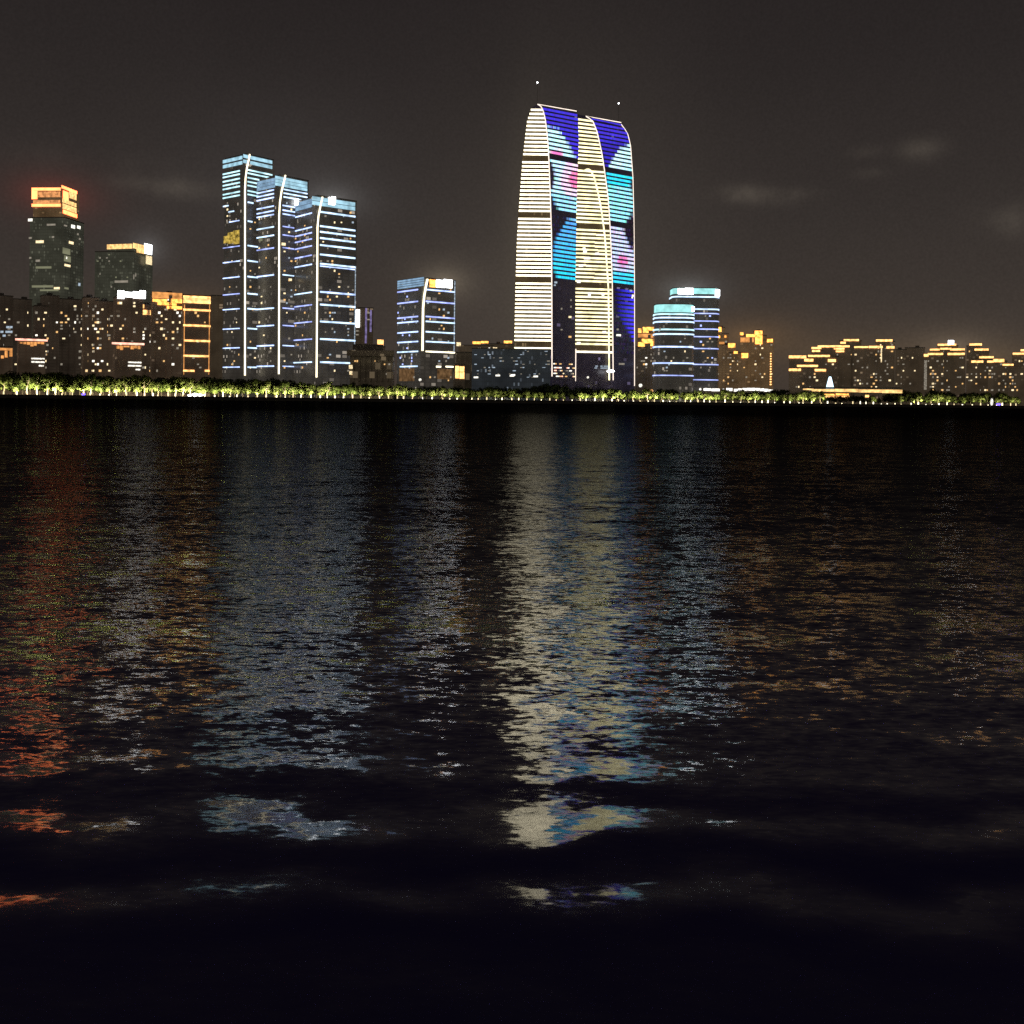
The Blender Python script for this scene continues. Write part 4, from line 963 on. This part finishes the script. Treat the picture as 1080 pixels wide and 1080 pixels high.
LIT = [crown_mesh('crown', 20+i, 24, .058, M['leaf'], 1.0, .95, 34) for i in range(6)]
DRK = [crown_mesh('crown', 60+i, 26, .050, M['leaf_unlit'], 1.15, 1.0, 34) for i in range(5)]
TRK = [trunk_mesh('trunk', 40+i) for i in range(4)]
lens_me = bpy.data.meshes.new('lens'); bmx = bmesh.new(); bmesh.ops.create_cone(bmx, cap_ends=True, segments=10, radius1=.55, radius2=.45, depth=1.0); bmx.to_mesh(lens_me); bmx.free(); lens_me.materials.append(M['uplight'])
LENS = [lens_me]
for nm_, k_, c_ in (('uplight_lens_dim', 1.3, (1, .80, .42)), ('uplight_lens_mid', 2.2, (1, .72, .40)), ('uplight_lens_pale', 2.6, (1, .92, .68))):
    l2 = lens_me.copy(); l2.materials.clear(); l2.materials.append(emit(nm_, c_, k_, .4, .8)); LENS.append(l2)
hous_me = bpy.data.meshes.new('housing'); bmx = bmesh.new(); bmesh.ops.create_cone(bmx, cap_ends=True, segments=10, radius1=.6, radius2=.6, depth=.5); bmx.to_mesh(hous_me); bmx.free(); hous_me.materials.append(M['metal'])
def tree(name, x, y, h, spread, crown, trunk, label, group, cat='tree', z=GZ):
    r = empty(name, (x, y, z), label, cat, group)
    o = bpy.data.objects.new('trunk', trunk); COL.objects.link(o); o.parent = r; o.scale = (h, h, h)
    c = bpy.data.objects.new('crown', crown); COL.objects.link(c); c.parent = r; c.scale = (h*spread, h*spread, h*1.0); c.location = (0, 0, -h*.03)
    r.rotation_euler = (0, 0, random.uniform(0, 6.28)); return r
MARKS = [(0, 'below the flats at the left edge'), (30, 'below the red-crowned tower'), (96, 'below the pale-rimmed tower'), (160, 'below the orange attic flats'), (196, 'below the yellow-banded block'),
         (234, 'below the tallest blue tower'), (272, 'below the middle blue tower'), (310, 'below the widest blue tower'), (372, 'below the flat-roofed hall'),
         (418, 'below the blue mid-rise'), (482, 'below the glass podium'), (542, 'below the left leg of the arch tower'), (606, 'below the right leg of the arch tower'), (671, 'below the flats beside the arch tower'), (692, 'below the round towers'),
         (758, 'below the tan flats'), (818, 'before the dark grove left of the pavilion'), (864, 'before the lit pavilion'), (955, 'below the unlit grey flats'), (976, 'below the pyramid-roofed flats'),
         (1020, 'below the stepped flats near the right edge'), (1066, 'at the right edge')]
ORD = 'first second third fourth fifth sixth seventh eighth ninth tenth eleventh twelfth thirteenth fourteenth fifteenth sixteenth'.split()
cnt = {}
def where(px, kind):
    m_ = [t_ for x, t_ in MARKS if x <= max(0, px)][-1]; k_ = (kind, m_); cnt[k_] = cnt.get(k_, 0)+1
    return ORD[min(15, cnt[k_]-1)], m_
rt = random.Random(21); px = 2.0; ntree = 0
while px < 1079:
    s = shore(px); back = rt.uniform(7.5, 11.0); s = s + SN*back
    mperpx = s.y/F
    hp = 21 if px < 110 else 21-(px-110)/190*5.5 if px < 300 else 15.5-(px-300)/200*3.8 if px < 500 else 11.7
    if 545 < px < 612: hp = 9.5
    h = hp*mperpx*rt.uniform(.85, 1.30)*1.10
    skip_tree = (866 < px < 950 and rt.random() < .75)
    bright = 1.0 if px < 490 else .40 if px < 612 else 1.15 if px < 760 else .7 if px < 866 else .5
    if not skip_tree:
        o_, m_ = where(px, 't')
        tree('lit_tree', s.x, s.y, h, rt.uniform(.66, .95)*(1.0 if px < 300 else 1.12), rt.choice(LIT), rt.choice(TRK), f'{o_} uplit yellow-green tree from the left {m_}', 'uplit trees along the far embankment'); ntree += 1
    o_, m_ = where(px, 'u')
    fx = s - SN*rt.uniform(.9, 1.7) + SD*rt.uniform(-.8, .8)
    u_ = empty('tree_uplight', (fx.x, fx.y, GZ+.02), f'{o_} uplight from the left {m_}', 'uplight', 'uplights along the far embankment')
    hh = rt.choice((.7, 1.2, 2.0, 2.6, 3.1))*rt.uniform(.8, 1.2)*(1.0 if px < 700 else .8)
    a = bpy.data.objects.new('housing', hous_me); COL.objects.link(a); a.parent = u_; a.location = (0, 0, .25)
    b_ = bpy.data.objects.new('lens', rt.choice(LENS)); COL.objects.link(b_); b_.parent = u_; b_.location = (0, 0, .53+hh/2); b_.scale = (rt.uniform(.6, 1.25), 1, hh)  # tall glowing lens also stands in for lamp light on the trunk foot
    if not skip_tree:
        ld = bpy.data.lights.new('uplight', 'SPOT'); ld.energy = 21000*bright*(h/13)**2*rt.uniform(.5, 1.5); ld.color = (1, .93, .58); ld.shadow_soft_size = .8; ld.spot_size = math.radians(110); ld.spot_blend = .6
        lo_ = bpy.data.objects.new('uplight', ld); COL.objects.link(lo_); lo_.parent = u_; lo_.location = (SN.x*-5.6, SN.y*-5.6, 3.0); lo_.rotation_euler = (math.radians(180-56), 0, math.atan2(SD.y, SD.x))  # unseen spot added lakeward of the fixture to light the crown evenly
    px += (10.2 if px < 120 else 8.8 if px < 500 else 7.8)*rt.uniform(.72, 1.25)
# darker trees behind
rd = random.Random(33); px = -6.0
def dark_h(px):
    tab = [(-10, 26), (60, 25), (130, 22), (200, 22), (230, 24), (300, 21), (360, 18), (420, 16), (520, 15), (560, 17), (590, 20), (640, 15), (690, 11), (720, 17), (745, 11), (790, 9), (820, 16), (850, 17), (866, 9), (950, 10), (975, 17), (1010, 18), (1080, 14)]
    for (x0, h0), (x1, h1) in zip(tab, tab[1:]):
        if px <= x1: return h0+(h1-h0)*(px-x0)/(x1-x0)
    return 14
while px < 1090:
    s = shore(px)+SN*rd.uniform(26, 44); hp = dark_h(px)*rd.uniform(.82, 1.12); h = hp*s.y/F
    o_, m_ = where(px, 'd')
    tree('park_tree', s.x, s.y, h, rd.uniform(.95, 1.25), rd.choice(DRK), rd.choice(TRK), f'{o_} unlit dark park tree from the left {m_}', 'unlit trees behind the lit row')
    px += rd.uniform(6, 11)*(1.0 if px < 300 else .85)

# ------------------------------------------------------------------ single lamps on the bank
def lamp(px, py, rad, m, label, cat='lamp', Y=None, lens=(1, 1, 1)):
    s = shore(px); Y = Y or s.y+4; p = pt(px, py, Y)
    r = empty('bank_lamp', (p.x, p.y, GZ), label, cat)
    mb = MB(); mb.tube([(p.x, p.y, GZ-.05), (p.x, p.y, max(GZ+.3, p.z-rad))], [.14, .10], 6); mb.build('post', M['metal'], r)
    me = bpy.data.meshes.new('globe'); bmx = bmesh.new(); bmesh.ops.create_icosphere(bmx, subdivisions=2, radius=rad); bmx.to_mesh(me); bmx.free(); me.materials.append(M[m])
    o = bpy.data.objects.new('globe', me); COL.objects.link(o); o.parent = r; o.location = (0, 0, max(p.z, GZ+.3+rad)-GZ); o.scale = lens
    return r
lamp(88, 417.3, 1.0, 'blue_lamp', 'small violet-blue lamp on the embankment below the red-crowned tower', lens=(1.7, 1, .9))
lamp(1053, 428.5, 1.3, 'blue_lamp', 'violet-blue lamp on the embankment near the right edge', lens=(1.8, 1, 1))
lamp(205.5, 416.3, 1.3, 'flood', 'glaring white flood lamp on the embankment below yellow-banded block', lens=(2.0, 1, 1))
lamp(211, 416.6, 1.1, 'flood', 'second smaller white flood lamp just right of the glaring one', lens=(2.6, 1, .8))
lamp(200, 417, .9, 'flood', 'small white flood lamp just left of the glaring one', lens=(2.0, 1, .8))
lamp(644, 391.5, 1.9, 'flood', 'star-bright white flood lamp at foot of arch tower right leg', Y=1098, lens=(2.2, 1, .8))
lamp(675.5, 406.5, 1.9, 'win_white', 'round white lamp at foot of flats beside arch tower', Y=1075)
lamp(687, 412.5, 1.9, 'gold', 'round orange lamp below the flats beside arch tower', Y=1060)
lamp(620, 398, 1.2, 'win_white', 'small white lamp between the legs of arch tower', Y=1075)
lamp(443, 400.5, 1.4, 'win_white', 'small white lamp at foot of the blue mid-rise', Y=1020)
lamp(1046, 424, 1.6, 'win_white', 'tall pale lamp among trees next to right violet-blue lamp', lens=(.9, .9, 2.6))

# ------------------------------------------------------------------ render
SC.view_settings.view_transform = 'Standard'; SC.view_settings.look = 'None'; SC.view_settings.exposure = 0; SC.view_settings.gamma = 1
SC.render.engine = 'CYCLES'
SC.cycles.use_denoising = False; SC.cycles.use_adaptive_sampling = True; SC.cycles.adaptive_threshold = .003; SC.cycles.adaptive_min_samples = 48
SC.cycles.max_bounces = 5; SC.cycles.diffuse_bounces = 1; SC.cycles.glossy_bounces = 3; SC.cycles.transmission_bounces = 2
SC.cycles.sample_clamp_indirect = 6
SC.cycles.caustics_reflective = False
print('TREES', ntree, 'OBJECTS', len(bpy.data.objects))
